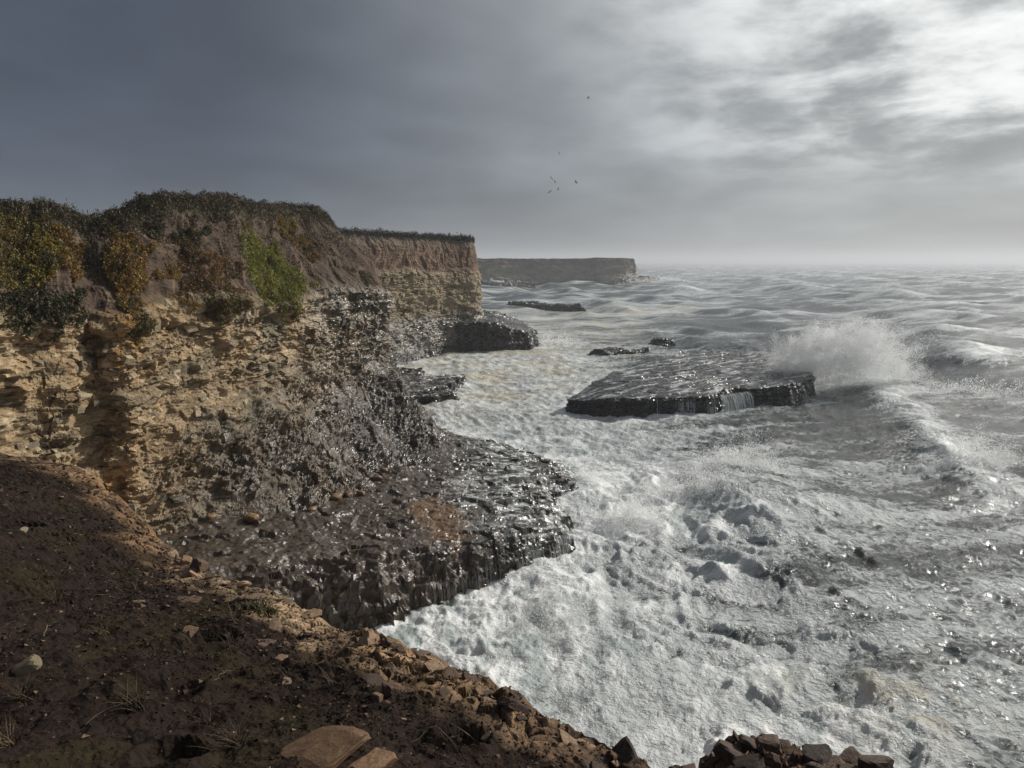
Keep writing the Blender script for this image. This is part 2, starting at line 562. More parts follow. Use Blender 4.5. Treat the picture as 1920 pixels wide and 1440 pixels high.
def mat_stone(name, c1, c2, rough=0.85, scale=6.0, bstr=0.6, bdist=0.02, spec=0.3):
    """loose stones and blocks: object coordinates, a little random tone for each"""
    m, k, out = new_mat(name)
    tc = k.n('ShaderNodeTexCoord'); oi = k.n('ShaderNodeObjectInfo')
    vec = k.vmath('ADD', tc.outputs['Object'], k_vec(k, oi.outputs['Random']))
    n = k.noise(vec, scale, 6, 0.65, 0.4)
    n2 = k.noise(vec, scale * 5, 4, 0.6)
    col = k.mix(k.map(n, 0.3, 0.7), c1, c2)
    tone = k.math('MULTIPLY', k.math('MULTIPLY_ADD', oi.outputs['Random'], 1.0, 0.45), k.math('MULTIPLY_ADD', n2, 0.8, 0.6))
    col = k.mix(1.0, col, k_rgb(k, tone), 'MULTIPLY')
    p = k.n('ShaderNodeBsdfPrincipled')
    k.put(p.inputs['Base Color'], col)
    p.inputs['Roughness'].default_value = rough
    p.inputs['Specular IOR Level'].default_value = spec
    k.put(p.inputs['Normal'], bump(k, k.math('ADD', n, k.math('MULTIPLY', n2, 0.4)), bstr, bdist))
    k.t.links.new(p.outputs[0], out.inputs[0])
    return m


def k_vec(k, f):
    c = k.n('ShaderNodeCombineXYZ')
    k.put(c.inputs[0], k.math('MULTIPLY', f, 31.0)); k.put(c.inputs[1], k.math('MULTIPLY', f, 17.0)); k.put(c.inputs[2], k.math('MULTIPLY', f, 53.0))
    return c.outputs[0]


M_CLIFF = mat_rock('layered_mudstone', 5.0)
M_MIDCLIFF = mat_rock('layered_mudstone_far', 1.6, bdist=0.2)
M_LEDGE = mat_rock('wet_black_rock', 4.5, (1, 1, 2.5), 0.8, 0.04, 0.7, 0.19)
M_SOIL = mat_rock('dark_soil', 16.0, (1, 1, 1), 1.0, 0.025, 0.95, 0.6, 0.5, 0.03)
M_SEA = mat_sea()
M_SPRAY = mat_spray()
M_FALL = mat_spray('falling_water', (0.75, 0.78, 0.78))
M_LEAF = mat_leaf('leaves')
M_BLOCK = mat_stone('cliff_block', (0.20, 0.155, 0.09), (0.40, 0.32, 0.20), 0.6, 2.5, 0.8, 0.05, 0.5)
M_WETBLOCK = mat_stone('wet_cliff_block', (0.05, 0.043, 0.033), (0.15, 0.125, 0.09), 0.25, 2.5, 0.8, 0.05, 0.6)
M_TAN = mat_stone('tan_sandstone', (0.12, 0.075, 0.045), (0.27, 0.18, 0.11), 0.75, 5.0)
M_DARKST = mat_stone('brown_stone', (0.035, 0.024, 0.018), (0.12, 0.075, 0.05), 0.8, 5.0)
M_ORANGE = mat_stone('ochre_cobble', (0.14, 0.08, 0.04), (0.26, 0.165, 0.09), 0.4, 3.0)
M_SLABST = mat_stone('ochre_slab', (0.10, 0.055, 0.028), (0.19, 0.115, 0.062), 0.7, 4.0)
M_PALE = mat_stone('pale_stone', (0.24, 0.18, 0.11), (0.46, 0.37, 0.25), 0.8, 14.0, 1.0, 0.05)
M_TWIG = mat_stone('dry_twig', (0.05, 0.035, 0.022), (0.16, 0.12, 0.08), 0.8, 8.0)
M_BIRD = mat_stone('dark_feathers', (0.02, 0.02, 0.02), (0.05, 0.05, 0.05), 0.7, 8.0)
M_HEAD = mat_rock('headland_rock', 0.35, (1, 1, 2.5), 0.6, 0.6)


def in_poly(px, py, poly):
    ins = np.zeros(px.shape, bool)
    j = len(poly) - 1
    for i in range(len(poly)):
        xi, yi = poly[i]; xj, yj = poly[j]
        c = ((yi > py) != (yj > py)) & (px < (xj - xi) * (py - yi) / (yj - yi + 1e-9) + xi)
        ins ^= c; j = i
    return ins


def poly_sd(x, y, poly):
    poly = np.asarray(poly, np.float32)
    d = np.full(x.shape, 1e9, np.float32)
    m = len(poly)
    for i in range(m):
        a, b = poly[i], poly[(i + 1) % m]
        e = b - a
        t = np.clip(((x - a[0]) * e[0] + (y - a[1]) * e[1]) / (e @ e), 0, 1)
        d = np.minimum(d, np.hypot(x - a[0] - t * e[0], y - a[1] - t * e[1]))
    return np.where(in_poly(x, y, poly), d, -d)


LEDGE = [(-30, 20), (-14, 22), (-9.5, 26.6), (-5.3, 29.6), (-1.6, 32.2), (1.6, 34.0), (3.7, 36.4), (4.1, 41.3), (2.9, 43.6), (3.5, 44.8), (4.7, 46), (5.1, 50),
         (3.6, 53.2), (0.5, 55.2), (-3, 57.5), (-8, 60), (-20, 58), (-24, 40)]
SLAB = [(5.6, 74.2), (8, 71.9), (12, 71.4), (17, 71.8), (20.2, 72.8), (22.4, 75.6), (25, 75.4), (29.5, 77.2), (33, 82), (36.5, 90), (36, 98), (31, 101.5), (23.5, 100.5), (13.6, 87.2), (8.4, 78)]


# ------------------------------------------------------------------ sea
def sea_state(x, y, sp):
    """height, sideways shift, foam and silt of the sea; sp = local mesh spacing"""
    r = np.hypot(x, y)
    off = sstep(-5, 75, x + 0.22 * (y - 70))               # 0 in the cove, 1 offshore
    far = sstep(120, 420, y)
    off = np.maximum(off, far)
    wx = x + 5 * perlin2(x / 38, y / 38, 3); wy = y + 5 * perlin2(x / 38, y / 38, 4)
    h = np.zeros_like(x); dx = np.zeros_like(x); dy = np.zeros_like(x)
    rg = np.random.default_rng(5)
    for i, L in enumerate(np.geomspace(5.5, 95, 18)):
        th = math.pi + 0.32 + rg.normal(0, 0.42)
        kx, ky = math.cos(th) * 2 * math.pi / L, math.sin(th) * 2 * math.pi / L
        ph = rg.uniform(0, 6.28)
        amp = 0.022 * L ** 0.66 * np.clip((L / sp - 2.0) / 3.0, 0, 1)
        env = 0.55 + 0.9 * np.clip(perlin2(x / (L * 2.2) + i * 7.3, y / (L * 2.2), 20 + i) + 0.35, 0, 1.2)
        amp = amp * (0.6 if L < 9 else 1.0 + 0.5 * far) * env * (0.45 + 0.55 * off if L < 16 else 0.10 + 0.9 * off)
        a = kx * wx + ky * wy + ph
        c = np.cos(a)
        h += amp * (c + 0.22 * np.cos(2 * a))
        dx -= 0.55 * amp * math.cos(th) * np.sin(a); dy -= 0.55 * amp * math.sin(th) * np.sin(a)
    # the bore rolling in below the bluff
    n1 = perlin2(y / 9, x * 0 + 2.2, 31)
    xc = 12.6 + 1.6 * n1 + 0.0018 * (y - 34) ** 2 - 0.10 * np.clip(y - 44, 0, 30)
    d = x - xc + 0.8 * perlin2(x / 3, y / 3, 32)
    A = (0.55 + 1.25 * np.exp(-((y - 42) / 9.0) ** 2)) * sstep(60, 50, y)
    prof = np.where(d > 0, np.exp(-(d / 8.0) ** 2), 0.45 * np.exp(-(d / 2.2) ** 2) + 0.55 * np.exp(d / 9.0))
    h += A * prof
    bore = sstep(1.2, -1.2, d) * sstep(58, 47, y) * (1 - 0.45 * sstep(0, 16, -d))
    # the larger wave further out, breaking on the slab
    xc2 = 29.5 + (y - 43) * 0.32 + 2.0 * perlin2(y / 14, x * 0 + 8.1, 33)
    d2 = x - xc2 + 0.8 * perlin2(x / 4, y / 4, 34)
    A2 = 1.35 * sstep(34, 60, y) * sstep(112, 88, y)
    prof2 = np.where(d2 > 0, np.exp(-(d2 / 9.0) ** 2), np.exp(-(d2 / 3.4) ** 2))
    h += A2 * prof2
    crest2 = np.exp(-(d2 / 1.6) ** 2) * sstep(30, 55, y) * sstep(110, 90, y)
    xc3 = 62 + (y - 90) * 0.4 + 5 * perlin2(y / 30, x * 0 + 4.1, 35)
    d3 = x - xc3
    h += 1.7 * np.where(d3 > 0, np.exp(-(d3 / 12.0) ** 2), np.exp(-(d3 / 5.5) ** 2)) * sstep(40, 80, y) * sstep(260, 160, y)
    near = sstep(230, 120, r)
    # turbulence
    lum = fbm2(x / 2.9 + 0.5 * perlin2(x / 2, y / 2, 41), y / 2.9 + 0.5 * perlin2(x / 2, y / 2, 43), 6, 42, 0.54, 1)
    surge = fbm2((x + 0.25 * y) / 4.2 + 0.6 * perlin2(x / 5, y / 5, 44), y / 9.5, 3, 45, 0.5, 2)
    rag = 0.35 + 1.05 * sstep(-0.22, 0.25, fbm2(x / 5.0, y / 6.5, 3, 46))
    h += bore * (lum * 0.36 * rag + 0.5 * surge)
    cho = fbm2(x / 2.2 + 0.15 * y, y / 3.4, 4, 52, 0.55, 2)
    h += near * (1 - bore) * cho * (0.26 + 0.10 * (1 - off))
    fin = fbm2(x / 0.75, y / 0.75, 3, 62, 0.55, 1)
    h += sstep(120, 50, r) * fin * (0.05 + 0.05 * bore * rag)
    # foam cover
    big = fbm2(x / 17, y / 22, 4, 71)
    strk = fbm2((x * 0.94 + y * 0.34) / 16, (-x * 0.34 + y * 0.94) / 3.0, 4, 81)
    cov = 0.52 + 0.34 * big + 0.36 * strk
    cove = sstep(14, -10, x - 0.13 * (y - 40) - 0.22 * np.clip(y - 80, 0, 400)) * sstep(330, 200, y)
    far_st = fbm2((x * 0.97 + y * 0.25) / 60, (-x * 0.25 + y * 0.97) / 14, 4, 85)
    foam = cov + 0.7 * far_st * sstep(90, 200, r) - 0.30 * sstep(0.05, 0.5, off) + 0.30 * cove + bore * (0.22 + 0.45 * lum + 0.22 * surge) + 0.4 * crest2
    foam += 0.20 * sstep(110, 300, r)
    foam += 0.35 * np.exp(-np.clip(-poly_sd(x, y, SLAB), 0, 60) / 2.0) + 0.3 * np.exp(-np.clip(-poly_sd(x, y, LEDGE), 0, 60) / 2.5)
    steep = np.clip((h - 0.85 * off) / 1.4, 0, 1) * off
    foam += 0.5 * steep
    silt = np.clip(cove * (0.45 + 1.1 * fbm2(x / 8, y / 8, 3, 91)) * sstep(60, 80, y), 0, 1)
    silt = np.maximum(silt, 0.9 * np.exp(-((x - 12.5) / 3.5) ** 2 - ((y - 23) / 3.0) ** 2) * sstep(-.2, .5, lum))
    return h, dx, dy, np.clip(foam, 0, 1.25), silt, bore


def build_sea():
    az = np.concatenate([np.linspace(-52, -37, 30, endpoint=False), np.linspace(-37, 38, 640), np.linspace(38, 56, 36)[1:]])
    az = np.radians(az)
    r = np.concatenate([np.geomspace(9, 18, 24, endpoint=False), np.geomspace(18, 150, 470, endpoint=False), np.geomspace(150, 1500, 250, endpoint=False), np.geomspace(1500, 9000, 30)])
    A, R = np.meshgrid(az, r)
    x = (np.sin(A) * R).astype(np.float32); y = (np.cos(A) * R).astype(np.float32)
    sp = np.maximum(np.gradient(r)[:, None] * np.ones_like(A), R * np.gradient(az)[None, :]).astype(np.float32)
    h, dx, dy, foam, silt, bore = sea_state(x, y, sp)
    P = np.stack([x + dx, y + dy, h], -1)
    F = grid_faces(*A.shape)
    me = raw_mesh('sea', P, F, {'foam': foam.ravel(), 'silt': silt.ravel()}, M_SEA, True)
    o = obj('sea', me)
    tagit(o, 'grey storm sea streaked with white foam', None, None, 'structure')


build_sea()


# ------------------------------------------------------------------ near cliff
def rock_relief(P, N, amp=1.0, sc=1.0, seed=0):
    """thin-bedded, spalling mudstone"""
    x, y, z = (P[..., i].astype(np.float32) / sc for i in range(3))
    w1 = fbm3(x / 1.7, y / 1.7, z / 1.3, 4, 100 + seed, 0.6)
    w2 = fbm3(x / 1.7, y / 1.7, z / 1.3, 4, 105 + seed, 0.6)
    zc = z + 0.05 * x + 0.38 * w1
    xa = x + 0.7 * w2; ya = y + 0.7 * w1
    big = fbm3(x / 4.5, y / 4.5, z / 6, 3, 110 + seed)
    spall = sstep(-0.12, 0.18, fbm3(xa / 2.4, ya / 2.4, zc / 1.5, 3, 115 + seed))     # where a skin has fallen off
    lay = 0
    for th, am, sd in ((0.62, 0.17, 1), (0.27, 0.11, 2), (0.12, 0.055, 3)):
        q = zc / th + 0.5 * perlin2((xa + ya) / (th * 9), zc * 0.4, 119 + sd)
        i0 = np.floor(q).astype(np.int32); f = q - i0
        o0 = np.zeros_like(i0)
        h0 = _hash(i0, o0, o0, sd + seed).astype(np.float32) / 4294967296.0
        h1 = _hash(i0 + 1, o0, o0, sd + seed).astype(np.float32) / 4294967296.0
        lay = lay + am * (lerp(h0, h1, sstep(0.72, 1.0, f)) - 0.5) * (0.5 + np.clip(perlin2((xa - ya) / 2.6, zc / 1.4, 125 + sd) + 0.4, 0, 1.2))
    f1, f2, r1, t1 = worley3(xa / 1.0, ya / 1.0, zc / 0.62, 130 + seed)
    crack = np.exp(-(f2 - f1) / 0.035) * sstep(-0.1, 0.3, fbm3(x / 3, y / 3, z / 3, 2, 135 + seed))
    f1b, f2b, r2, t2 = worley3(xa / 0.34, ya / 0.34, zc / 0.17, 140 + seed)
    rid = fbm3(xa / 1.1, ya / 1.1, zc / 0.55, 5, 150 + seed, 0.58, 2)
    d = 0.75 * big + 0.30 * spall + lay * 1.1 + 0.17 * t1 + 0.09 * (r1 - 0.5) - 0.07 * crack + 0.10 * t2 + 0.07 * (r2 - 0.5) + 0.30 * rid
    calm = 0.45 + 0.75 * sstep(-0.25, 0.2, fbm3(x / 3.4, y / 3.4, z / 2.2, 3, 160 + seed))
    d = 0.75 * big + 0.30 * spall + (d - 0.75 * big - 0.30 * spall) * calm
    return d * amp * sc, zc, r1, r2, crack


def near_cliff():
    P, kd, s = near_base()
    N = grid_normals(P)
    K = kd[:, None] * np.ones_like(P[..., 0])
    S = s[None, :] * np.ones_like(K)
    d, zc, r1, r2, crack = rock_relief(P, N)
    rock = sstep(1.10, 0.94, K + 0.06 * fbm3(P[..., 0] / 1.2, P[..., 1] / 1.2, P[..., 2] / 3, 3, 7))
    x, y, z = (P[..., i].astype(np.float32) for i in range(3))
    arc = np.concatenate([[0], np.cumsum(np.linalg.norm(np.diff(P[300, :, :], axis=0), axis=1))])[None, :] * np.ones_like(K)
    slide = 0.35 * (z - 13)
    rill = fbm2(arc / 2.2 + slide * 0.5 + 0.7 * perlin2(arc / 2, z / 2, 9), z / 4.5, 5, 160, 0.55, 2)
    soil = 0.24 * rill + 0.45 * fbm3(x / 1.6, y / 1.6, z / 1.6, 5, 170, 0.55) + 0.9 * fbm3(x / 3.6, y / 3.6, z / 4.5, 2, 175)
    crown = sstep(1.72, 2.0, K)
    hum = 0.28 * fbm2(x / 1.3, y / 1.3, 4, 180) + 0.5 * fbm2(x / 4.5, y / 4.5, 2, 185)
    soil = soil * (1 - crown) + hum * crown
    lip = 0.35 * np.exp(-((K - 0.985) / 0.035) ** 2)
    disp = (d + lip) * rock + soil * (1 - rock)
    disp *= 1 - 0.7 * sstep(2.1, 2.6, K)
    Q = P + N * disp[..., None]
    # colour
    n1 = fbm3(x / 2.6, y / 2.6, zc / 1.1, 4, 200); n2 = fbm3(x / 0.8, y / 0.8, zc / 0.35, 3, 210)
    lay = perlin2(zc / 0.5, (x + y) / 12, 220)
    c = np.zeros(P.shape, np.float32) + np.array((0.30, 0.215, 0.122), np.float32)
    c = cmix(c, (0.165, 0.132, 0.080), sstep(-0.1, 0.35, n1 + 0.25 * lay))
    c = cmix(c, (0.42, 0.33, 0.215), sstep(0.70, 0.95, r2) * 0.8)
    c = c * (0.72 + 0.56 * r1[..., None])
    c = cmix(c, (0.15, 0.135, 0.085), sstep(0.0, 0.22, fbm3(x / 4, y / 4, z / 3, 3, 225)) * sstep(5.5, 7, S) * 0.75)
    c = cmix(c, (0.13, 0.105, 0.07), sstep(0.15, 0.5, n2) * 0.7)
    c = cmix(c, (0.30, 0.20, 0.10), sstep(0.1, 0.4, fbm3(x / 1.8, y / 1.8, z / 4, 3, 230)) * 0.6)
    # ochre stain on the buttress
    och = np.exp(-(((S - 4.85) - 0.10 * (z - 10)) / 0.5) ** 2) * sstep(2, 8, z) * sstep(0.0, 0.4, 0.12 + fbm3(x / 1.0, y / 1.0, z / 1.6, 4, 240))
    c = cmix(c, (0.44, 0.235, 0.075), np.clip(och, 0, 1) * 0.9)
    och2 = np.exp(-((S - 4.1) / 0.6) ** 2) * sstep(12.0, 7.0, z) * sstep(0.1, 0.45, fbm3(x / 0.9, y / 0.9, z / 1.5, 3, 241))
    c = cmix(c, (0.42, 0.24, 0.09), och2 * 0.7)
    c = c * (1 - 0.6 * crack[..., None])
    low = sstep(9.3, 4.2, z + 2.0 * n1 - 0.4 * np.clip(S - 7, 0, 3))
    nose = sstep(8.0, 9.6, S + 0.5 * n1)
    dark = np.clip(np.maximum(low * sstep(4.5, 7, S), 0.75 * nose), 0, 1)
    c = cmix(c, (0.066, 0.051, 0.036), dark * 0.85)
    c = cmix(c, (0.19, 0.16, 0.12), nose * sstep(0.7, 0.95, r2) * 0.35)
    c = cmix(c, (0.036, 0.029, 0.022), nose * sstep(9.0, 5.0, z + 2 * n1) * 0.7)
    wet = np.clip(0.12 + 0.55 * low * sstep(4.5, 6.5, S) + 0.75 * nose + 0.25 * sstep(6, 8.5, S), 0, 1)
    sc_ = np.zeros_like(c) + np.array((0.078, 0.053, 0.036), np.float32)
    sc_ = cmix(sc_, (0.22, 0.155, 0.105), sstep(0.0, 0.5, rill) * 0.8)
    sc_ = cmix(sc_, (0.055, 0.040, 0.030), sstep(0.05, 0.4, fbm3(x / 1.1, y / 1.1, z / 2, 3, 250)))
    sc_ = cmix(sc_, (0.040, 0.036, 0.020), sstep(1.6, 1.95, K))
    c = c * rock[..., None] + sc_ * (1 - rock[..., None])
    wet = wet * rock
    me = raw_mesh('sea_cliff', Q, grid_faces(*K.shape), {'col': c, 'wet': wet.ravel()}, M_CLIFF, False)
    o = obj('sea_cliff', me)
    tagit(o, 'layered tan mudstone cliff with soil bank and plants on top', None, None, 'structure')
    return o, Q, grid_normals(Q), S, K


CLIFF, CQ, CN, CS, CK = near_cliff()


# ------------------------------------------------------------------ stones: a few shared shapes
def stone_mesh(name, seed, planes=11, sub=2, mat=None, box=0.0, jag=0.03):
    rg = np.random.default_rng(seed)
    bm = bmesh.new()
    bmesh.ops.create_icosphere(bm, subdivisions=sub, radius=1.0)
    n = rg.normal(size=(planes, 3)); n /= np.linalg.norm(n, axis=1, keepdims=True)
    h = rg.uniform(0.62, 1.0, planes)
    if box > 0:
        ax = np.vstack([np.eye(3), -np.eye(3)]) + rg.normal(0, 0.16, (6, 3))
        n = np.vstack([n, ax / np.linalg.norm(ax, axis=1, keepdims=True)])
        h = np.concatenate([h + 0.12, rg.uniform(0.55, 0.75, 6)])
    for v in bm.verts:
        d = np.array(v.co.normalized())
        dn = n @ d
        r = np.min(np.where(dn > 0.05, h / np.maximum(dn, 0.05), 9))
        v.co = Vector(d * r * (1 + jag * rg.normal()))
    me = bpy.data.meshes.new(name)
    bm.to_mesh(me); bm.free()
    if mat: me.materials.append(mat)
    return me


def hull_mesh(name, seed, mat):
    """cheap jointed block: convex hull of a jittered box"""
    rg = np.random.default_rng(seed)
    bm = bmesh.new()
    for sx in (-1, 1):
        for sy in (-1, 1):
            for sz in (-1, 1):
                bm.verts.new(Vector((sx, sy, sz)) * 0.8 + Vector(rg.uniform(-0.38, 0.38, 3)))
    for _ in range(6):
        v = rg.normal(size=3); v /= np.linalg.norm(v)
        bm.verts.new(Vector(v * rg.uniform(0.9, 1.15)))
    res = bmesh.ops.convex_hull(bm, input=bm.verts)
    for g in res['geom_interior']:
        if isinstance(g, bmesh.types.BMVert) and g.is_valid: bm.verts.remove(g)
    bmesh.ops.recalc_face_normals(bm, faces=bm.faces)
    me = bpy.data.meshes.new(name); bm.to_mesh(me); bm.free()
    me.materials.append(mat)
    return me


def place(o, p, nrm, size, spin, tilt=0.0):
    z = Vector(nrm).normalized()
    up = Vector((0, 0, 1)) if abs(z.z) < 0.9 else Vector((1, 0, 0))
    xx = up.cross(z).normalized(); yy = z.cross(xx)
    m = Matrix((xx, yy, z)).transposed().to_4x4()
    m = Matrix.Translation(Vector(p)) @ m @ Matrix.Rotation(spin, 4, 'Z') @ Matrix.Rotation(tilt, 4, 'X') @ Matrix.Diagonal((*size, 1))
    o.matrix_basis = m


def cliff_blocks():
    dry = [hull_mesh('rock_block', 300 + i, M_BLOCK) for i in range(9)]
    wetm = [hull_mesh('rock_block', 330 + i, M_WETBLOCK) for i in range(7)]
    rg = np.random.default_rng(21)
    n = 0
    while n < 130:
        c = int(rg.uniform(36, 590)); r = int(rg.uniform(62, 292))
        z = CQ[r, c, 2]
        S = CS[r, c]
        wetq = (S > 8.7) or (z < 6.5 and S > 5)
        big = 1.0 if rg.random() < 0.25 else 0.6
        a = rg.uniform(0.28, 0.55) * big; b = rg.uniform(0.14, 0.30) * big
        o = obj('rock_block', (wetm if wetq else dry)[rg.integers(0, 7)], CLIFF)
        nn = CN[r, c] * 0.4 + np.array((0.9, -0.35, 0.0)) + rg.normal(0, 0.15, 3)
        place(o, CQ[r, c] - 0.55 * b * nn / np.linalg.norm(nn), nn, (a, b, rg.uniform(0.18, 0.34) * big), rg.normal(0, 0.22), rg.normal(0, 0.15))
        n += 1


cliff_blocks()


# ------------------------------------------------------------------ leaf and droplet clouds
def leaf_cloud(name, pos, nrm, size, col, aspect=0.5, flat=0.5):
    n = len(pos)
    rg = np.random.default_rng(len(pos))
    a = rg.normal(size=(n, 3)) * (1 - flat) + nrm * 0.0
    a /= np.linalg.norm(a, axis=1, keepdims=True)
    b = np.cross(a, rg.normal(size=(n, 3))); b /= np.linalg.norm(b, axis=1, keepdims=True)
    sz = np.asarray(size).reshape(-1, 1) * np.ones((n, 1))
    a = a * sz; b = b * sz * aspect
    V = np.stack([pos - b * 0.5, pos + a * 0.5 - b * 0.1, pos + b * 0.5, pos - a * 0.5 + b * 0.1], 1).reshape(-1, 3)
    F = np.arange(4 * n).reshape(n, 4)
    return raw_mesh(name, V, F, {'col': np.repeat(col, 4, 0)}, M_LEAF, False)


def surf(c, r):
    c0 = np.clip(c.astype(int), 0, CQ.shape[1] - 2); r0 = np.clip(r.astype(int), 0, CQ.shape[0] - 2)
    fc = (c - c0)[:, None]; fr = (r - r0)[:, None]
    p = (CQ[r0, c0] * (1 - fc) + CQ[r0, c0 + 1] * fc) * (1 - fr) + (CQ[r0 + 1, c0] * (1 - fc) + CQ[r0 + 1, c0 + 1] * fc) * fr
    return p, CN[r0, c0]


def patch(name, poly, n, cols, thick, size, label, cat, seed, group=None, ragged=0.55):
    """a mat of small fleshy leaves over a stretch of the bank; poly in the bank's own (along, up) steps"""
    rg = np.random.default_rng(seed)
    poly = np.array(poly, float)
    lo = poly.min(0) - 12; hi = poly.max(0) + 12
    n = int(n * 2.4); size = size * 0.98
    c = rg.uniform(lo[0], hi[0], n * 6); r = rg.uniform(lo[1], hi[1], n * 6)
    wc = c + 19 * perlin2(c / 18, r / 18, seed) + 5 * perlin2(c / 5, r / 5, seed + 1)
    wr = r + 19 * perlin2(c / 18, r / 18, seed + 2) + 5 * perlin2(c / 5, r / 5, seed + 3)
    clump = fbm2(c / 9, r / 9, 3, seed + 5)
    k = in_poly(wc, wr, poly) & (clump > -ragged * rg.random(len(c)))
    c, r, clump = c[k][:n], r[k][:n], clump[k][:n]
    p, nn = surf(c, r)
    up = np.clip(0.35 + 1.3 * clump, 0.05, 1.2)
    outv = nn * 0.75 + np.array((0, 0, 0.3))
    p = p + outv * (thick * up * rg.uniform(0.1, 1.0, len(c)))[:, None] + rg.normal(0, 0.03, p.shape)
    mixn = np.clip(0.5 + 1.1 * fbm2(c / 22, r / 22, 3, seed + 9) + rg.normal(0, 0.16, len(c)), 0, 1)
    cols = np.array(cols, np.float32)
    col = cols[0] + (cols[1] - cols[0]) * mixn[:, None]
    if len(cols) > 2:
        dk = rg.random(len(c)) < 0.25
        col[dk] = cols[2]
    col = col * rg.uniform(0.6, 1.3, (len(c), 1))
    me = leaf_cloud(name, p, nn, rg.uniform(0.5, 1.2, len(c)) * size, col)
    o = obj(name, me)
    return tagit(o, label, cat, group)


OLIVE = (0.17, 0.145, 0.030); YEL = (0.33, 0.225, 0.035); ORG = (0.26, 0.130, 0.030); BRN = (0.11, 0.062, 0.028)
GRN = (0.145, 0.165, 0.020); DGR = (0.048, 0.055, 0.018); BGR = (0.27, 0.28, 0.028)
G_ICE = 'mats of ice plant on the cliff bank'
patch('ice_plant', [(20, 405), (97, 386), (120, 365), (105, 330), (60, 318), (20, 322)], 7000, (OLIVE, YEL, DGR), 0.35, 0.13,
      'yellow-green ice plant mat at the far left of the cliff bank', 'ice plant', 401, G_ICE)
patch('ice_plant', [(100, 386), (143, 372), (150, 352), (122, 325), (104, 335)], 3200, (ORG, YEL, BRN), 0.28, 0.12,
      'rust and yellow ice plant mat beside the bare soil chute', 'ice plant', 402, G_ICE)
patch('shrub', [(10, 326), (90, 322), (128, 314), (146, 300), (100, 294), (10, 292)], 6500, (DGR, (0.055, 0.062, 0.02), BRN), 0.5, 0.13,
      'dark green shrub thicket overhanging the rock at the far left', 'shrub', 403)
patch('ice_plant', [(186, 380), (221, 368), (256, 322), (232, 306), (206, 308), (192, 330)], 4200, (ORG, YEL, BRN), 0.32, 0.12,
      'orange-brown ice plant mat above the ochre buttress', 'ice plant', 404, G_ICE)
patch('hanging_plant', [(200, 318), (230, 312), (222, 272), (206, 268)], 1600, (DGR, OLIVE, BRN), 0.28, 0.11,
      'dark trailing plant hanging down the rock below the orange mat', 'plant', 405)
patch('ice_plant', [(258, 330), (272, 336), (306, 300), (300, 288), (284, 302)], 1100, (BRN, YEL, ORG), 0.22, 0.11,
      'thin slanting ice plant strand between orange and brown mats', 'ice plant', 415, G_ICE)
patch('ice_plant', [(286, 352), (325, 350), (350, 325), (340, 278), (318, 278), (300, 300), (290, 325)], 4600, (BRN, ORG, DGR), 0.32, 0.12,
      'brown ice plant mat in the middle of the cliff bank', 'ice plant', 406, G_ICE)
patch('plant', [(312, 300), (334, 300), (334, 274), (316, 272)], 1200, (GRN, OLIVE, DGR), 0.25, 0.11,
      'small green plant at the foot of the brown mat', 'plant', 407)
patch('ice_plant', [(360, 372), (398, 374), (425, 348), (452, 316), (440, 296), (402, 288), (368, 300), (362, 335)], 8500, (GRN, BGR, OLIVE), 0.42, 0.125,
      'bright green ice plant mat draped over the cliff bank', 'ice plant', 408, G_ICE)
patch('hanging_plant', [(396, 300), (418, 304), (424, 276), (402, 270)], 1300, (BRN, OLIVE, DGR), 0.25, 0.11,
      'dark trailing fringe hanging below the bright green mat', 'plant', 409)
patch('ice_plant', [(424, 398), (474, 386), (500, 352), (494, 338), (456, 352), (436, 375)], 3200, (ORG, YEL, DGR), 0.30, 0.13,
      'yellow ice plant mat high on the bank right of the green mat', 'ice plant', 410, G_ICE)
patch('plant', [(506, 345), (530, 336), (568, 318), (560, 306), (525, 322)], 1300, (DGR, OLIVE, BRN), 0.22, 0.13,
      'dark green creeper strip running to the cliff nose', 'plant', 411)
patch('shrub', [(238, 384), (262, 378), (258, 362), (236, 366)], 1000, (DGR, BRN, (0.05, 0.045, 0.03)), 0.4, 0.12,
      'dark round bush below the crest above the orange mat', 'shrub', 412)
patch('shrub', [(282, 372), (312, 374), (312, 356), (286, 354)], 1300, (DGR, BRN, (0.05, 0.045, 0.03)), 0.4, 0.12,
      'dark round bush above the brown mat', 'shrub', 413)
patch('shrub', [(318, 402), (352, 398), (344, 380), (322, 384)], 1200, (DGR, BRN, (0.05, 0.045, 0.03)), 0.4, 0.12,
      'dark bush just under the summit of the cliff', 'shrub', 414)


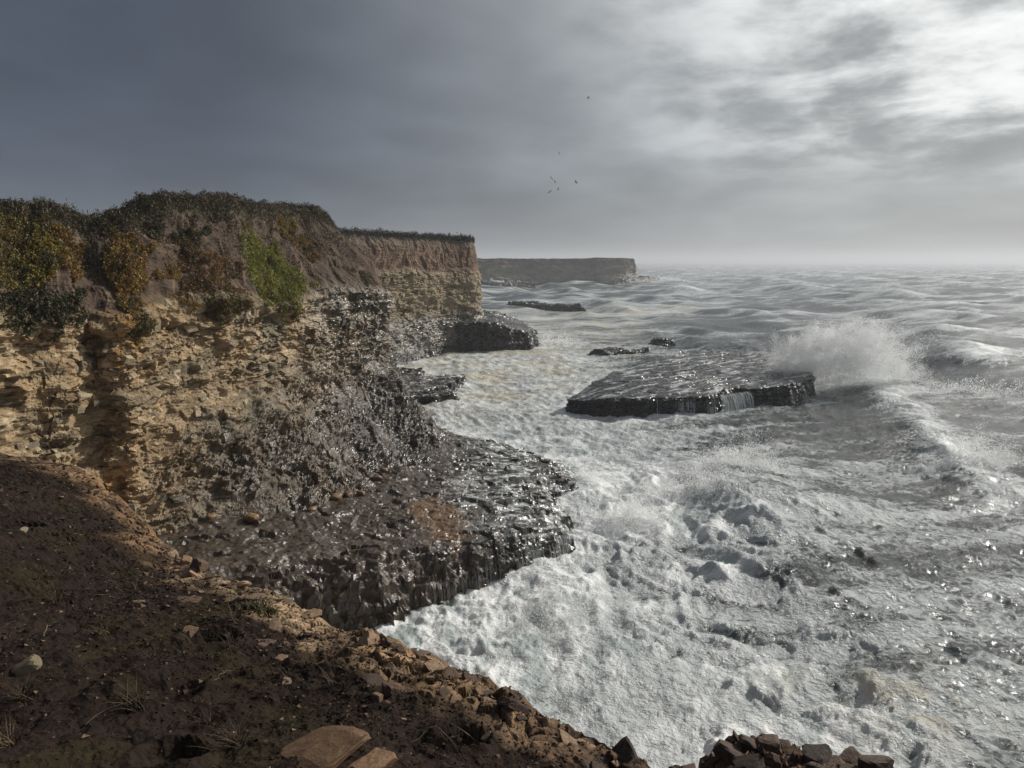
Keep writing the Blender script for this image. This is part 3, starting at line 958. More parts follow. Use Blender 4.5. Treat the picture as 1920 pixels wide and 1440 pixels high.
def scrub():
    """low heath along the crest: blades and twig-like leaves nobody could count"""
    rg = np.random.default_rng(77)
    n = 85000
    c = rg.uniform(2, 610, n); r = np.where(rg.random(n) < 0.62, np.clip(rg.normal(414, 12, n), 370, 440), rg.uniform(318, 412, n))
    dens = fbm2(c / 14, r / 10, 3, 501)
    k = (dens + 0.25 + 0.02 * (r - 405) > rg.random(n) * 0.4) | ((fbm2(c / 26, r / 22, 4, 503) > -0.05) & (r > 335))
    c, r, dens = c[k], r[k], dens[k]
    p, nn = surf(c, r)
    h = np.clip(0.22 + 0.5 * dens, 0.05, 0.6) * rg.uniform(0.1, 1.0, len(c))
    p = p + np.array((0, 0, 1.0)) * h[:, None] + rg.normal(0, 0.04, p.shape)
    pal = np.array([(0.055, 0.043, 0.020), (0.095, 0.066, 0.030), (0.045, 0.048, 0.016), (0.12, 0.085, 0.040), (0.07, 0.042, 0.024)], np.float32)
    tone = np.clip((fbm2(c / 40, r / 20, 2, 510) + 0.5), 0, 0.999)
    idx = np.clip((tone * 3 + rg.uniform(0, 2.4, len(c))).astype(int), 0, 4)
    col = pal[idx] * rg.uniform(0.6, 1.2, (len(c), 1))
    me = leaf_cloud('scrub', p, nn, rg.uniform(0.07, 0.2, len(c)), col, 0.3)
    tagit(obj('scrub', me), 'low brown-green heath along the crest of the near cliff', None, None, 'stuff')


scrub()


# ------------------------------------------------------------------ middle cliff and far headland
MID = [
    ((-52, 82, 0), (-52, 84, 13), (-53, 85, 16.5), (-54, 87, 18.6), (-75, 130, 18)),
    ((-34, 91, 0), (-35, 94, 13), (-35.6, 95.5, 17), (-36, 97, 18.8), (-60, 150, 18)),
    ((-24, 97.5, 0), (-26.5, 102, 13), (-27, 103, 17.5), (-27.4, 104, 19.2), (-50, 160, 18.5)),
    ((-17.9, 105.5, 0), (-21.5, 110, 13.2), (-21.9, 111, 17.6), (-22.3, 112, 19.3), (-44, 168, 18.5)),
    ((-14.4, 117, 0), (-15.8, 118.5, 13.2), (-16.2, 119.2, 17.6), (-16.6, 120, 19.1), (-38, 175, 18.5)),
    ((-9.2, 126, 0), (-10.6, 126.5, 13.1), (-11.1, 127, 17.6), (-11.5, 127.6, 19.0), (-34, 180, 18.5)),
    ((-3.4, 130, 0), (-6.2, 131.5, 13.0), (-6.7, 132, 17.6), (-7.2, 132.6, 18.8), (-32, 184, 18.5)),
    ((-3.2, 138, 0), (-6.6, 138, 13.0), (-7.2, 138, 17.2), (-8.0, 138, 18.6), (-31, 187, 18.5)),
    ((-12, 152, 0), (-15, 151, 13.0), (-16, 151, 17.0), (-17, 151, 18.6), (-34, 190, 18.5)),
    ((-40, 190, 0), (-42, 190, 13.0), (-43, 190, 17.0), (-44, 190, 18.6), (-60, 195, 18.5)),
]


def mid_cliff():
    P, kd, s = loft(MID, [0.2, 0.4, 0.8, 1.1, 1.2, 1.2, 0.6, 0.4, 0.3], 330, 150, 50, 10, 0.62, 0.1)
    N = grid_normals(P)
    K = kd[:, None] * np.ones_like(P[..., 0]); S = s[None, :] * np.ones_like(K)
    x, y, z = (P[..., i].astype(np.float32) for i in range(3))
    d, zc, r1, r2, crack = rock_relief(P, N, 0.8, 1.7, 50)
    arc = np.concatenate([[0], np.cumsum(np.linalg.norm(np.diff(P[100], axis=0), axis=1))])[None, :] * np.ones_like(K)
    rill = fbm2(arc / 2.3 + 0.6 * perlin2(arc / 4, z / 3, 4), z / 5, 5, 300, 0.6, 2)
    soil = 0.45 * rill + 0.4 * fbm3(x / 4, y / 4, z / 4, 3, 305) - 0.35
    rock = sstep(1.10, 0.95, K + 0.10 * fbm2(arc / 6, z / 3, 3, 6))
    crown = sstep(1.8, 2.0, K)
    disp = d * rock + (soil * (1 - crown) + 0.3 * fbm2(x / 2, y / 2, 3, 306) * crown) * (1 - rock)
    Q = P + N * disp[..., None]
    n1 = fbm3(x / 5, y / 5, zc / 1.6, 4, 310); n2 = fbm3(x / 1.6, y / 1.6, zc / 0.7, 3, 311)
    c = np.zeros(P.shape, np.float32) + np.array((0.28, 0.22, 0.14), np.float32)
    c = cmix(c, (0.22, 0.175, 0.11), sstep(-0.1, 0.4, n1))
    c = cmix(c, (0.15, 0.12, 0.08), sstep(0.15, 0.5, n2) * 0.7)
    low = sstep(7.5, 4.5, z + 1.2 * n1)
    c = cmix(c, (0.115, 0.105, 0.085), low * 0.85)
    c = cmix(c, (0.05, 0.045, 0.038), sstep(1.6, 0.7, z))
    c = c * (1 - 0.5 * crack[..., None])
    sc_ = np.zeros_like(c) + np.array((0.20, 0.130, 0.082), np.float32)
    sc_ = cmix(sc_, (0.12, 0.075, 0.05), sstep(-0.25, 0.15, -rill))
    sc_ = cmix(sc_, (0.15, 0.115, 0.085), sstep(1.45, 1.75, K))
    sc_ = cmix(sc_, (0.035, 0.033, 0.018), sstep(1.84, 1.95, K))
    c = c * rock[..., None] + sc_ * (1 - rock[..., None])
    wet = (0.15 + 0.85 * low) * rock
    me = raw_mesh('sea_cliff', Q, grid_faces(*K.shape), {'col': c, 'wet': wet.ravel()}, M_MIDCLIFF, False)
    o = obj('sea_cliff', me)
    tagit(o, 'second cliff with red-brown soil band over tan rock', None, None, 'structure')
    rg = np.random.default_rng(3)
    nr, nc = K.shape
    r0 = int(np.argmin(np.abs(kd - 1.95)))
    n = 16000
    ci = rg.integers(5, nc - 5, n); ri = rg.integers(r0 - 3, min(r0 + 7, nr - 1), n)
    p = Q[ri, ci] + rg.normal(0, 0.12, (n, 3))
    p[:, 2] += rg.uniform(0, 0.75, n) * np.clip(0.6 + perlin2(ci / 6.0, ri * 0.0, 8), 0.2, 1.3)
    pal = np.array([(0.04, 0.036, 0.02), (0.06, 0.05, 0.03), (0.03, 0.036, 0.015)], np.float32)
    col = pal[rg.integers(0, 3, n)] * rg.uniform(0.6, 1.2, (n, 1))
    tagit(obj('scrub', leaf_cloud('scrub', p, p * 0, rg.uniform(0.15, 0.32, n), col, 0.45)), 'dark scrub fringe along the top of the second cliff', None, None, 'stuff')


mid_cliff()

HEAD = [
    ((-160, 430, 0), (-162, 440, 11), (-163, 441, 14), (-165, 444, 16.2), (-220, 700, 16.4)),
    ((-60, 500, 0), (-62, 512, 11), (-63, 513, 14), (-64, 516, 16.6), (-120, 800, 16.8)),
    ((-12, 522, 0), (-14, 532, 11), (-14.5, 533, 14), (-15, 536, 16.9), (-60, 830, 16.9)),
    ((30, 536, 0), (28, 544, 11), (28, 545, 14), (27.5, 548, 16.9), (0, 850, 16.9)),
    ((58, 540, 0), (55, 546, 11), (54.5, 547, 14), (54, 549, 17.0), (35, 860, 16.9)),
    ((66, 536, 0), (63, 541, 11.2), (63, 542, 15), (62.6, 543, 17.6), (45, 865, 16.9)),
    ((96, 548, 0), (87, 553, 11), (86.2, 554, 15), (85, 556, 17.3), (60, 870, 16.9)),
    ((97, 575, 0), (89, 575, 11), (88, 575, 15), (86.5, 575, 17.0), (62, 880, 16.9)),
    ((60, 700, 0), (55, 700, 11), (54, 700, 14), (52, 700, 16.8), (40, 900, 16.8)),
]


def headland():
    P, kd, s = loft(HEAD, [0.3, 0.8, 1, 1, 0.9, 0.6, 0.9, 0.5, 0.3], 260, 70, 26, 8, 0.6, 0.05) if False else loft(HEAD, [0.3, 0.8, 1, 1, 0.6, 0.9, 0.5, 0.3], 260, 70, 26, 8, 0.6, 0.05)
    N = grid_normals(P)
    K = kd[:, None] * np.ones_like(P[..., 0])
    x, y, z = (P[..., i].astype(np.float32) for i in range(3))
    d, zc, r1, r2, crack = rock_relief(P, N, 0.8, 3.0, 80)
    Q = P + N * (d * sstep(2.2, 1.6, K) + 0.3 * fbm2(x / 8, y / 8, 3, 4) * sstep(1.7, 2, K))[..., None]
    n1 = fbm3(x / 16, y / 16, z / 4, 4, 320)
    c = np.zeros(P.shape, np.float32) + np.array((0.27, 0.225, 0.16), np.float32)
    c = cmix(c, (0.14, 0.115, 0.08), sstep(-0.2, 0.3, n1))
    c = cmix(c, (0.08, 0.07, 0.055), sstep(3.0, 1.0, z))
    c = cmix(c, (0.11, 0.085, 0.06), sstep(1.0, 1.25, K))
    c = cmix(c, (0.045, 0.042, 0.028), sstep(1.6, 1.9, K))
    wet = 0.6 * sstep(1.0, 0.4, K)
    me = raw_mesh('far_headland', Q, grid_faces(*K.shape), {'col': c, 'wet': wet.ravel()}, M_HEAD, False)
    tagit(obj('far_headland', me), 'hazy flat-topped headland on the horizon', None, None, 'structure')


headland()


# ------------------------------------------------------------------ ledges, slab and half-drowned rocks
def terrace(z, step, hard=0.75):
    q = z / step
    f = q - np.floor(q)
    return (np.floor(q) + sstep(hard, 1.0, f)) * step


def rock_field(name, poly, top, res, label, cat=None, kind=None, wall=0.8, seed=0, step=0.33, col=(0.045, 0.039, 0.031), foamy=0.0, rough=1.0, tex=None, warp=0.7, mat=None):
    poly = np.asarray(poly, float)
    lo = poly.min(0) - 1.8; hi = poly.max(0) + 1.8
    nx = int((hi[0] - lo[0]) / res) + 1; ny = int((hi[1] - lo[1]) / res) + 1
    X, Y = np.meshgrid(np.linspace(lo[0], hi[0], nx), np.linspace(lo[1], hi[1], ny))
    x = X.astype(np.float32); y = Y.astype(np.float32)
    sd = poly_sd(x + warp * fbm2(x / 2.6, y / 2.6, 4, 600 + seed, 0.6), y + warp * fbm2(x / 2.6, y / 2.6, 4, 610 + seed, 0.6), poly)
    zt = top(x, y)
    blk = worley3(x / 1.3, y / 1.3, x * 0 + 0.5, 620 + seed)
    blk2 = worley3(x / 0.45, y / 0.45, x * 0 + 0.5, 630 + seed)
    wob = 0.34 * fbm2(x / 3.2, y / 3.2, 3, 640 + seed) + 0.10 * (blk[2] - 0.5) + 0.12 * blk[3]
    zt = zt + wob * rough
    edge = np.clip((sd + 0.15 * (blk[2] - 0.5)) / wall, -1, 1)
    prof = np.where(edge > 0, 1 - (1 - np.clip(edge, 0, 1)) ** 2.2, edge)
    z = np.where(edge > 0, -0.8 + (zt + 0.8) * prof, -0.8 + 1.2 * edge)
    ts = terrace(z + 0.06 * x, step * (1 + 0.0 * x)) - 0.06 * x
    tw = 0.65 * sstep(1.0, 0.75, edge)
    z = z * (1 - tw) + ts * tw
    on = sstep(0.6, 1.0, edge)
    z = z + rough * ((0.035 + 0.02 * on) * blk2[3] + 0.03 * (blk2[2] - 0.5) + (0.05 + 0.04 * on) * fbm2(x / 0.8, y / 0.8, 5, 650 + seed, 0.62, 2) + 0.04 * on * blk[3])
    G = np.stack([x, y, z], -1)
    gn = grid_normals(G)
    side = sstep(0.9, 0.3, gn[..., 2])
    xa = x + 0.5 * fbm3(x / 1.5, y / 1.5, z / 1.5, 3, 690 + seed)
    zl = z + 0.3 * fbm3(x / 2, y / 2, z / 2, 3, 691 + seed)
    w3 = worley3(xa / 0.9, y / 0.9, zl / 0.5, 692 + seed)
    rel = 0.35 * w3[3] + 0.25 * (w3[2] - 0.5) + 0.4 * fbm3(x / 0.9, y / 0.9, zl / 0.5, 4, 693 + seed, 0.6, 2) + 0.25 * perlin2(zl / 0.28, (x + y) / 4, 694 + seed)
    G = G + gn * (rel * side * 0.6 * min(1.0, wall))[..., None]
    keep = (z[:-1, :-1] > -1.3) | (z[1:, 1:] > -1.3)
    n1 = fbm2(x / 1.5, y / 1.5, 4, 660 + seed)
    c = np.zeros(x.shape + (3,), np.float32) + np.array(col, np.float32)
    c = cmix(c, np.array(col) * 1.9, sstep(0.0, 0.5, n1))
    c = cmix(c, np.array(col) * 0.5, sstep(0.1, 0.5, fbm2(x / 0.7, y / 0.7, 3, 670 + seed)))
    wet = np.ones_like(x) * 0.95
    if tex: c, wet = tex(x, y, z, sd, c, wet)
    if foamy > 0:   # thin sheets of running foam
        st = fbm2((x * 0.9 + y * 0.45) / 2.6, (-x * 0.45 + y * 0.9) / 0.75, 5, 680 + seed, 0.6)
        fm = sstep(0.10, 0.42, st + foamy - 0.5) * sstep(0.2, 1.0, sd)
        c = cmix(c, (0.62, 0.64, 0.63), fm * 0.85)
        wet = wet * (1 - 0.6 * fm)
    V = G.reshape(-1, 3)
    V, F, at = compact(V, grid_faces(ny, nx, keep), {'col': c.reshape(-1, 3), 'wet': wet.ravel()})
    o = obj(name, raw_mesh(name, V, F, at, mat or M_LEDGE, False))
    tagit(o, label, cat, None, kind)
    return o


def rock_loft(name, poly, top, label, cat=None, kind=None, cols=360, wrows=46, trows=90, seed=0, col=(0.045, 0.039, 0.031), foamy=0.0, rel=0.35, sc=1.0, batter=0.35, rough=0.5, lowz=-1.0):
    """a star-shaped rock: rows up the wall, then rings over the top"""
    poly = np.asarray(poly, float)
    cl = np.vstack([poly, poly[:1]])
    m = len(poly)
    ext = np.vstack([poly[-1:], cl, poly[1:2]])
    fine = []
    for i in range(m):
        t = np.linspace(0, 1, 40, endpoint=False)[:, None]
        p0, p1, p2, p3 = ext[i], ext[i + 1], ext[i + 2], ext[i + 3]
        fine.append(0.5 * (2 * p1 + (p2 - p0) * t + (2 * p0 - 5 * p1 + 4 * p2 - p3) * t ** 2 + (3 * p1 - p0 - 3 * p2 + p3) * t ** 3) * 0.6 + 0.4 * (p1 + (p2 - p1) * t))
    fine = np.vstack(fine); fine = np.vstack([fine, fine[:1]])
    L = np.concatenate([[0], np.cumsum(np.linalg.norm(np.diff(fine, axis=0), axis=1))])
    q = np.linspace(0, L[-1], cols + 1)
    O = np.stack([np.interp(q, L, fine[:, 0]), np.interp(q, L, fine[:, 1])], 1)
    area = 0.5 * np.sum(O[:-1, 0] * O[1:, 1] - O[1:, 0] * O[:-1, 1])
    if area < 0: O = O[::-1]
    w = perlin2(q / (2.2 * sc), q * 0, 900 + seed) + 0.5 * perlin2(q / (0.8 * sc), q * 0, 901 + seed)
    w = w * (1 - sstep(L[-1] * 0.97, L[-1], q)) * sstep(0, L[-1] * 0.03, q)
    c = O[:-1].mean(0)
    rad = O - c; rl = np.linalg.norm(rad, axis=1, keepdims=True)
    O = O + rad / rl * (0.45 * sc * w)[:, None]
    rows = []; tt = []
    zt = top(O[:, 0].astype(np.float32), O[:, 1].astype(np.float32)) - 0.12 * sc
    for f in np.linspace(0, 1, wrows):
        xy = O + rad / rl * (batter * (1 - f))
        rows.append(np.column_stack([xy, lowz + (zt - lowz) * f])); tt.append(0)
    for t in np.linspace(1, 0, trows + 1)[1:] :
        xy = c + (O - c) * t
        z = top(xy[:, 0].astype(np.float32), xy[:, 1].astype(np.float32)) - 0.12 * sc * math.exp(-(1 - t) * 40)
        rows.append(np.column_stack([xy, z])); tt.append(1)
    P = np.array(rows); tt = np.array(tt, np.float32)[:, None] * np.ones(P.shape[:2], np.float32)
    N = grid_normals(P)
    N[-1] = (0, 0, 1)
    x, y, z = (P[..., i].astype(np.float32) for i in range(3))
    n1 = fbm3(x / (1.8 * sc), y / (1.8 * sc), z / sc, 4, 910 + seed)
    zl = (z + 0.05 * x) / sc + 0.25 * n1
    wv = worley3(x / (0.9 * sc) + 0.5 * n1, y / (0.9 * sc), zl / 0.42, 920 + seed)
    wv2 = worley3(x / (0.35 * sc), y / (0.35 * sc), zl / 0.16, 925 + seed)
    lay = perlin2(zl / 0.30, (x + y) / 7, 930 + seed) * 0.5 + perlin2(zl / 0.12, (x - y) / 5, 931 + seed) * 0.3
    rid = fbm3(x / (1.1 * sc), y / (1.1 * sc), zl / 0.6, 5, 935 + seed, 0.58, 2)
    wall = rel * sc * (0.5 * wv[3] + 0.4 * (wv[2] - 0.5) + 0.35 * wv2[3] + 0.55 * lay + 0.7 * rid + 0.6 * n1)
    flat = rough * sc * (0.10 * wv[3] + 0.07 * (wv[2] - 0.5) + 0.06 * wv2[3] + 0.14 * fbm2(x / (2.5 * sc), y / (2.5 * sc), 4, 940 + seed, 0.55) + 0.07 * rid)
    Q = P + N * (wall * (1 - tt) + flat * tt)[..., None]
    Q[:, -1] = Q[:, 0]
    cc = np.zeros(P.shape, np.float32) + np.array(col, np.float32)
    cc = cmix(cc, np.array(col) * 2.0, sstep(0.0, 0.5, n1))
    cc = cmix(cc, np.array(col) * 0.5, sstep(0.1, 0.5, fbm3(x / (0.7 * sc), y / (0.7 * sc), z / (0.5 * sc), 3, 950 + seed)))
    wet = np.ones(P.shape[:2], np.float32) * 0.95
    if foamy > 0:
        st = fbm2((x * 0.9 + y * 0.45) / (2.8 * sc), (-x * 0.45 + y * 0.9) / (0.7 * sc), 5, 960 + seed, 0.6)
        fm = sstep(0.08, 0.40, st + foamy - 0.5) * tt
        cc = cmix(cc, (0.60, 0.62, 0.61), fm * 0.85)
        wet = wet * (1 - 0.6 * fm)
    o = obj(name, raw_mesh(name, Q, grid_faces(*P.shape[:2]), {'col': cc, 'wet': wet.ravel()}, M_LEDGE, False))
    return tagit(o, label, cat, None, kind)


def ledge_top(x, y):
    d = np.clip((-1.5 - x) / 10.0, -0.5, 1.2)
    return 1.85 + 1.0 * d + 0.15 * sstep(36, 30, y) + 0.10 * np.sin((x * 0.5 - y) * 0.9)


def ledge_tex(x, y, z, sd, c, wet):
    land = sstep(-0.5, -4.5, x + 0.1 * (y - 40) + 1.5 * fbm2(x / 2, y / 2, 3, 701))
    c = cmix(c, (0.062, 0.043, 0.027), land * 0.8)
    pool = np.exp(-(((x + 3.6) + 0.3 * (y - 36)) / 1.5) ** 2 - ((y - 36.5) / 3.2) ** 2)
    c = cmix(c, (0.16, 0.085, 0.03), sstep(0.25, 0.75, pool + 0.35 * fbm2(x / 1.2, y / 1.2, 3, 702)) * 0.7)
    st = fbm2((x * 0.95 + y * 0.3) / 2.2, (-x * 0.3 + y * 0.95) / 0.6, 5, 703, 0.6)
    fm = sstep(0.0, 0.26, st + 0.05) * sstep(-5.5, 0.5, x + 0.05 * (y - 40)) * sstep(0.2, 1.2, sd) * sstep(34, 39, y)
    c = cmix(c, (0.60, 0.62, 0.60), fm * 0.85)
    return c, wet * (1 - 0.15 * land)


LEDGE_O = rock_field('rock_ledge', LEDGE, ledge_top, 0.095, 'wet dark rock ledge at the foot of the near cliff', None, 'structure', 2.4, 1, 0.26, tex=ledge_tex, warp=1.0)

def slab_top(x, y):
    q = (y - 72 + 0.34 * (x - 10)) / 6.5
    saw = q - np.floor(q)
    return 1.95 + 0.032 * (y - 72) - 0.7 * sstep(9.5, 5.5, x) + 0.42 * saw * sstep(0.2, 0.9, q + 0.2 * perlin2(x / 6, y / 6, 12))


SLAB_O = rock_loft('rock_slab', SLAB, slab_top, 'broad black tilted rock slab with water pouring off it', 'sea rock', None, 560, 40, 130, 2, (0.024, 0.022, 0.020), 0.56, 0.36, 1.0, 0.45, 0.5)


def blob(cx, cy, rx, ry, rot=0.0, n=11, seed=1, j=0.22):
    rg = np.random.default_rng(seed)
    pts = []
    for i in range(n):
        a = 2 * math.pi * i / n
        r = 1 + rg.uniform(-j, j)
        px, py = rx * r * math.cos(a), ry * r * math.sin(a)
        pts.append((cx + px * math.cos(rot) - py * math.sin(rot), cy + px * math.sin(rot) + py * math.cos(rot)))
    return pts


rock_loft('sea_rock', blob(-10.5, 88, 3.6, 7, -0.35, 12, 3), lambda x, y: 0.75 + 0 * x, 'low awash rock shelf in the cove below the second cliff', 'sea rock', None, 200, 20, 34, 3, foamy=0.5, sc=1.2, batter=1.3, rel=0.45, rough=1.1)
rock_loft('sea_rock', blob(-9.2, 80.5, 2.4, 1.7, 0.1, 9, 5), lambda x, y: 0.7 + 0 * x, 'small dark rock in the cove beside the near cliff nose', 'sea rock', None, 200, 20, 34, 4, foamy=0.4, sc=1.2, batter=1.3, rel=0.45, rough=1.1)
rock_loft('sea_rock', blob(-16, 96, 4.5, 5, 0.6, 11, 6), lambda x, y: 0.8 + 0 * x, 'flat black shelf at the foot of the second cliff', 'sea rock', None, 200, 20, 34, 5, foamy=0.42, sc=1.2, batter=1.3, rel=0.45, rough=1.1)
rock_loft('sea_rock', blob(18.0, 122, 4.2, 2.2, 0.1, 11, 7), lambda x, y: 0.65 + 0.6 * perlin2(x / 3, y / 3, 3), 'low wave-washed rock behind the black slab', 'sea rock', None, 200, 20, 34, 6, foamy=0.42, sc=1.2, batter=1.3, rel=0.45, rough=1.1)
rock_loft('sea_rock', blob(28.0, 137, 1.7, 1.4, 0.2, 9, 8), lambda x, y: 0.95 + 0.3 * perlin2(x / 2, y / 2, 3), 'small lone rock poking out behind the black slab', 'sea rock', None, 200, 20, 34, 7, foamy=0.3, sc=1.2, batter=1.3, rel=0.45, rough=1.1)
rock_loft('sea_rock', blob(14.0, 246, 8.0, 2.6, -0.5, 11, 9), lambda x, y: 1.15 + 0.7 * perlin2(x / 5, y / 5, 3), 'thin dark reef beyond the second cliff', 'sea rock', None, 200, 20, 34, 8, foamy=0.2, sc=2.0, batter=2.4, rel=0.45, rough=1.2)
rock_loft('sea_rock', blob(4.0, 262, 5.0, 2.6, 0.1, 9, 19), lambda x, y: 1.2 + 0 * x, 'barely awash reef left of the thin dark reef', 'sea rock', None, 200, 20, 34, 9, foamy=0.3, sc=2.0, batter=2.4, rel=0.45, rough=1.2)
rock_loft('rock_ledge', [(-12, 127), (-6, 126.4), (-1, 127), (2.5, 129.5), (4.2, 135), (3, 141), (-2, 143), (-10, 140)], lambda x, y: 4.9 - 0.38 * np.clip(x + 3, 0, 9) + 0.05 * (y - 127),
          'dark promontory at the foot of the second cliff', None, 'structure', 300, 60, 40, 10, (0.055, 0.050, 0.043), 0.0, 0.45, 1.6, 0.8, 0.7)
rock_loft('sea_rock', blob(103, 556, 11, 7, 0.2, 11, 12), lambda x, y: 4.2 - 0.22 * np.clip(x - 98, 0, 20), 'sloping rocks at the foot of the far headland', 'sea rock', None, 200, 20, 34, 11, foamy=0.0, sc=4.0, batter=5.0, rel=0.45, rough=1.0)
rock_loft('sea_rock', blob(-8, 470, 16, 6, 0.1, 11, 14), lambda x, y: 3.0 - 0.09 * np.clip(x + 20, 0, 40), 'low dark ledge in front of the far headland', 'sea rock', None, 200, 20, 34, 12, foamy=0.0, sc=4.0, batter=5.0, rel=0.45, rough=1.0)


# ------------------------------------------------------------------ foreground bluff
HOLES = [(-3.3, 7.62, 0.26, 0.16), (-2.37, 4.7, 0.20, 0.14), (-0.37, 5.14, 0.18, 0.15), (-12.2, 18.3, 0.4, 0.2), (-8.0, 11.6, 0.3, 0.12), (-3.0, 5.9, 0.3, 0.10), (-1.9, 7.0, 0.25, 0.10)]


def bluff():
    P, kd, s, out = fg_base()
    N = grid_normals(P)
    K = kd[:, None] * np.ones_like(P[..., 0]); S = s[None, :] * np.ones_like(K)
    x, y, z = (P[..., i].astype(np.float32) for i in range(3))
    E = P[289]
    de = np.linalg.norm(P - E[None], axis=2) * np.where(K <= 1, 1, -1)
    fade = sstep(-0.5, 0.0, de)
    n1 = fbm2(x / 1.6, y / 1.6, 4, 801); n2 = fbm2(x / 0.35, y / 0.35, 4, 802, 0.6); n3 = fbm2(x / 0.11, y / 0.11, 3, 803)
    w = worley3(x / 0.34 + 0.12 * n2, y / 0.34 + 0.3 * n1, z / 0.25, 804)
    w2 = worley3(x / 0.13, y / 0.13, z / 0.10, 805)
    rk = sstep(-0.15, 0.45, 0.85 - de / (1.05 + 0.03 * y) + 1.0 * n1 + 0.55 * n2)            # bare rock along the edge
    rk = rk * (1 - 0.8 * sstep(0.12, 0.3, fbm2(x / 0.8, y / 0.8, 3, 806)) * sstep(0.1, 0.4, de))
    d_soil = 0.17 * n1 + 0.075 * n2 + 0.028 * n3
    lay = perlin2(z / 0.09 + 0.6 * n1, (x - y) / 2, 807)
    slabby = 0.35 + 0.65 * sstep(6.0, 8.0, S)
    d_rock = 0.13 * n1 + slabby * ( 0.09 * w[3] + 0.022 * (w[2] - 0.5) + 0.04 * w2[3] + 0.03 * lay) - 0.05 * np.exp(-(w[1] - w[0]) / 0.05)
    d = d_soil * (1 - rk) + d_rock * rk
    d = np.where(K > 1, d[289][None, :] * np.exp(np.clip(de, -9, 0) / 0.4) + 0.10 * n1 * sstep(0, -0.6, de), d)
    up = sstep(-0.02, 0.25, de)[..., None]
    N = N * (1 - up) + np.array((0.0, 0.12, 1.0)) * up
    d -= 0.10 * sstep(0.0, -0.5, de)
    for hx, hy, r, dep in HOLES:
        q = np.hypot(x - hx, y - hy) / r + 0.25 * n2
        d = d - dep * sstep(1.25, 0.1, q) + 0.05 * np.exp(-((q - 1.25) / 0.3) ** 2)
    Q = P + N * d[..., None]
    c = np.zeros(P.shape, np.float32) + np.array((0.023, 0.0158, 0.0122), np.float32)
    c = cmix(c, (0.012, 0.009, 0.007), sstep(0.0, 0.4, n2))
    c = cmix(c, (0.030, 0.0195, 0.015), sstep(0.1, 0.5, n1))
    c = cmix(c, (0.028, 0.023, 0.011), sstep(0.05, 0.35, fbm2(x / 1.1, y / 1.1, 3, 809)) * sstep(2.5, -1.5, x + 0.45 * y - 1.0) * 0.6)
    tan = np.zeros_like(c) + np.array((0.135, 0.085, 0.052), np.float32)
    tan = cmix(tan, (0.185, 0.112, 0.060), sstep(1.6, 2.4, S) * sstep(4.3, 3.5, S))
    tan = cmix(tan, (0.31, 0.215, 0.13), sstep(3.9, 4.6, S) * sstep(8.0, 6.8, S))
    tan = cmix(tan, (0.21, 0.135, 0.075), sstep(6.8, 8.2, S) * sstep(11.5, 10, S))
    tan = tan * (0.6 + 0.8 * w[2][..., None])
    tan = cmix(tan, (0.05, 0.035, 0.026), sstep(0.1, 0.45, n2) * 0.6)
    tan = tan * (1 - 0.65 * np.exp(-(w[1] - w[0]) / 0.06))[..., None]
    c = c * (1 - rk[..., None]) + tan * rk[..., None]
    me = raw_mesh('bluff', Q, grid_faces(*K.shape), {'col': c, 'wet': (0.05 + 0.2 * rk).ravel()}, M_SOIL, False)
    o = obj('bluff', me)
    tagit(o, 'dark bare soil bluff with a broken rocky edge in the foreground', None, None, 'structure')
    return o, Q, grid_normals(Q), S, K


BLUFF, FQ, FN, FS, FK = bluff()


def gnd(x, y):
    g = FQ[:290]
    i = np.unravel_index(np.argmin((g[..., 0] - x) ** 2 + (g[..., 1] - y) ** 2), g.shape[:2])
    return g[i], FN[i]


def bluff_rocks():
    tanm = [stone_mesh('rock', 900 + i, 16, 3, M_TAN, 0.3, 0.012) for i in range(8)]
    brn = [stone_mesh('rock', 920 + i, 16, 3, M_DARKST, 0.3, 0.012) for i in range(8)]
    rg = np.random.default_rng(31)
    cols = np.arange(FQ.shape[1])
    n = 0
    while n < 240:
        c = int(rg.uniform(100, 520))
        S = FS[0, c]
        back = min(rg.exponential(16), 75) if S > 4.5 else min(rg.exponential(5), 16)
        r = int(289 - back)
        p = FQ[r, c]; dist = math.hypot(p[0], p[1])
        if p[1] < 2: continue
        sz = rg.uniform(0.035, 0.085) * (dist / 7.0) ** 0.7
        if rg.random() < 0.22: sz *= 2.1
        if S > 12 and back < 12: sz *= 1.2
        tan_p = 0.75 if 4 < S < 9.5 else (0.35 if S < 12 else 0.15)
        o = obj('rock', (tanm if rg.random() < tan_p else brn)[rg.integers(0, 8)], BLUFF)
        nn = FN[r, c] * 0.7 + np.array((0.0, 0.0, 0.4)) + rg.normal(0, 0.12, 3)
        place(o, p - FN[r, c] * sz * 0.22, nn, (sz * rg.uniform(0.9, 1.8), sz * rg.uniform(0.8, 1.3), sz * rg.uniform(0.3, 0.6)), rg.uniform(0, 6.28), rg.normal(0, 0.2))
        n += 1


bluff_rocks()


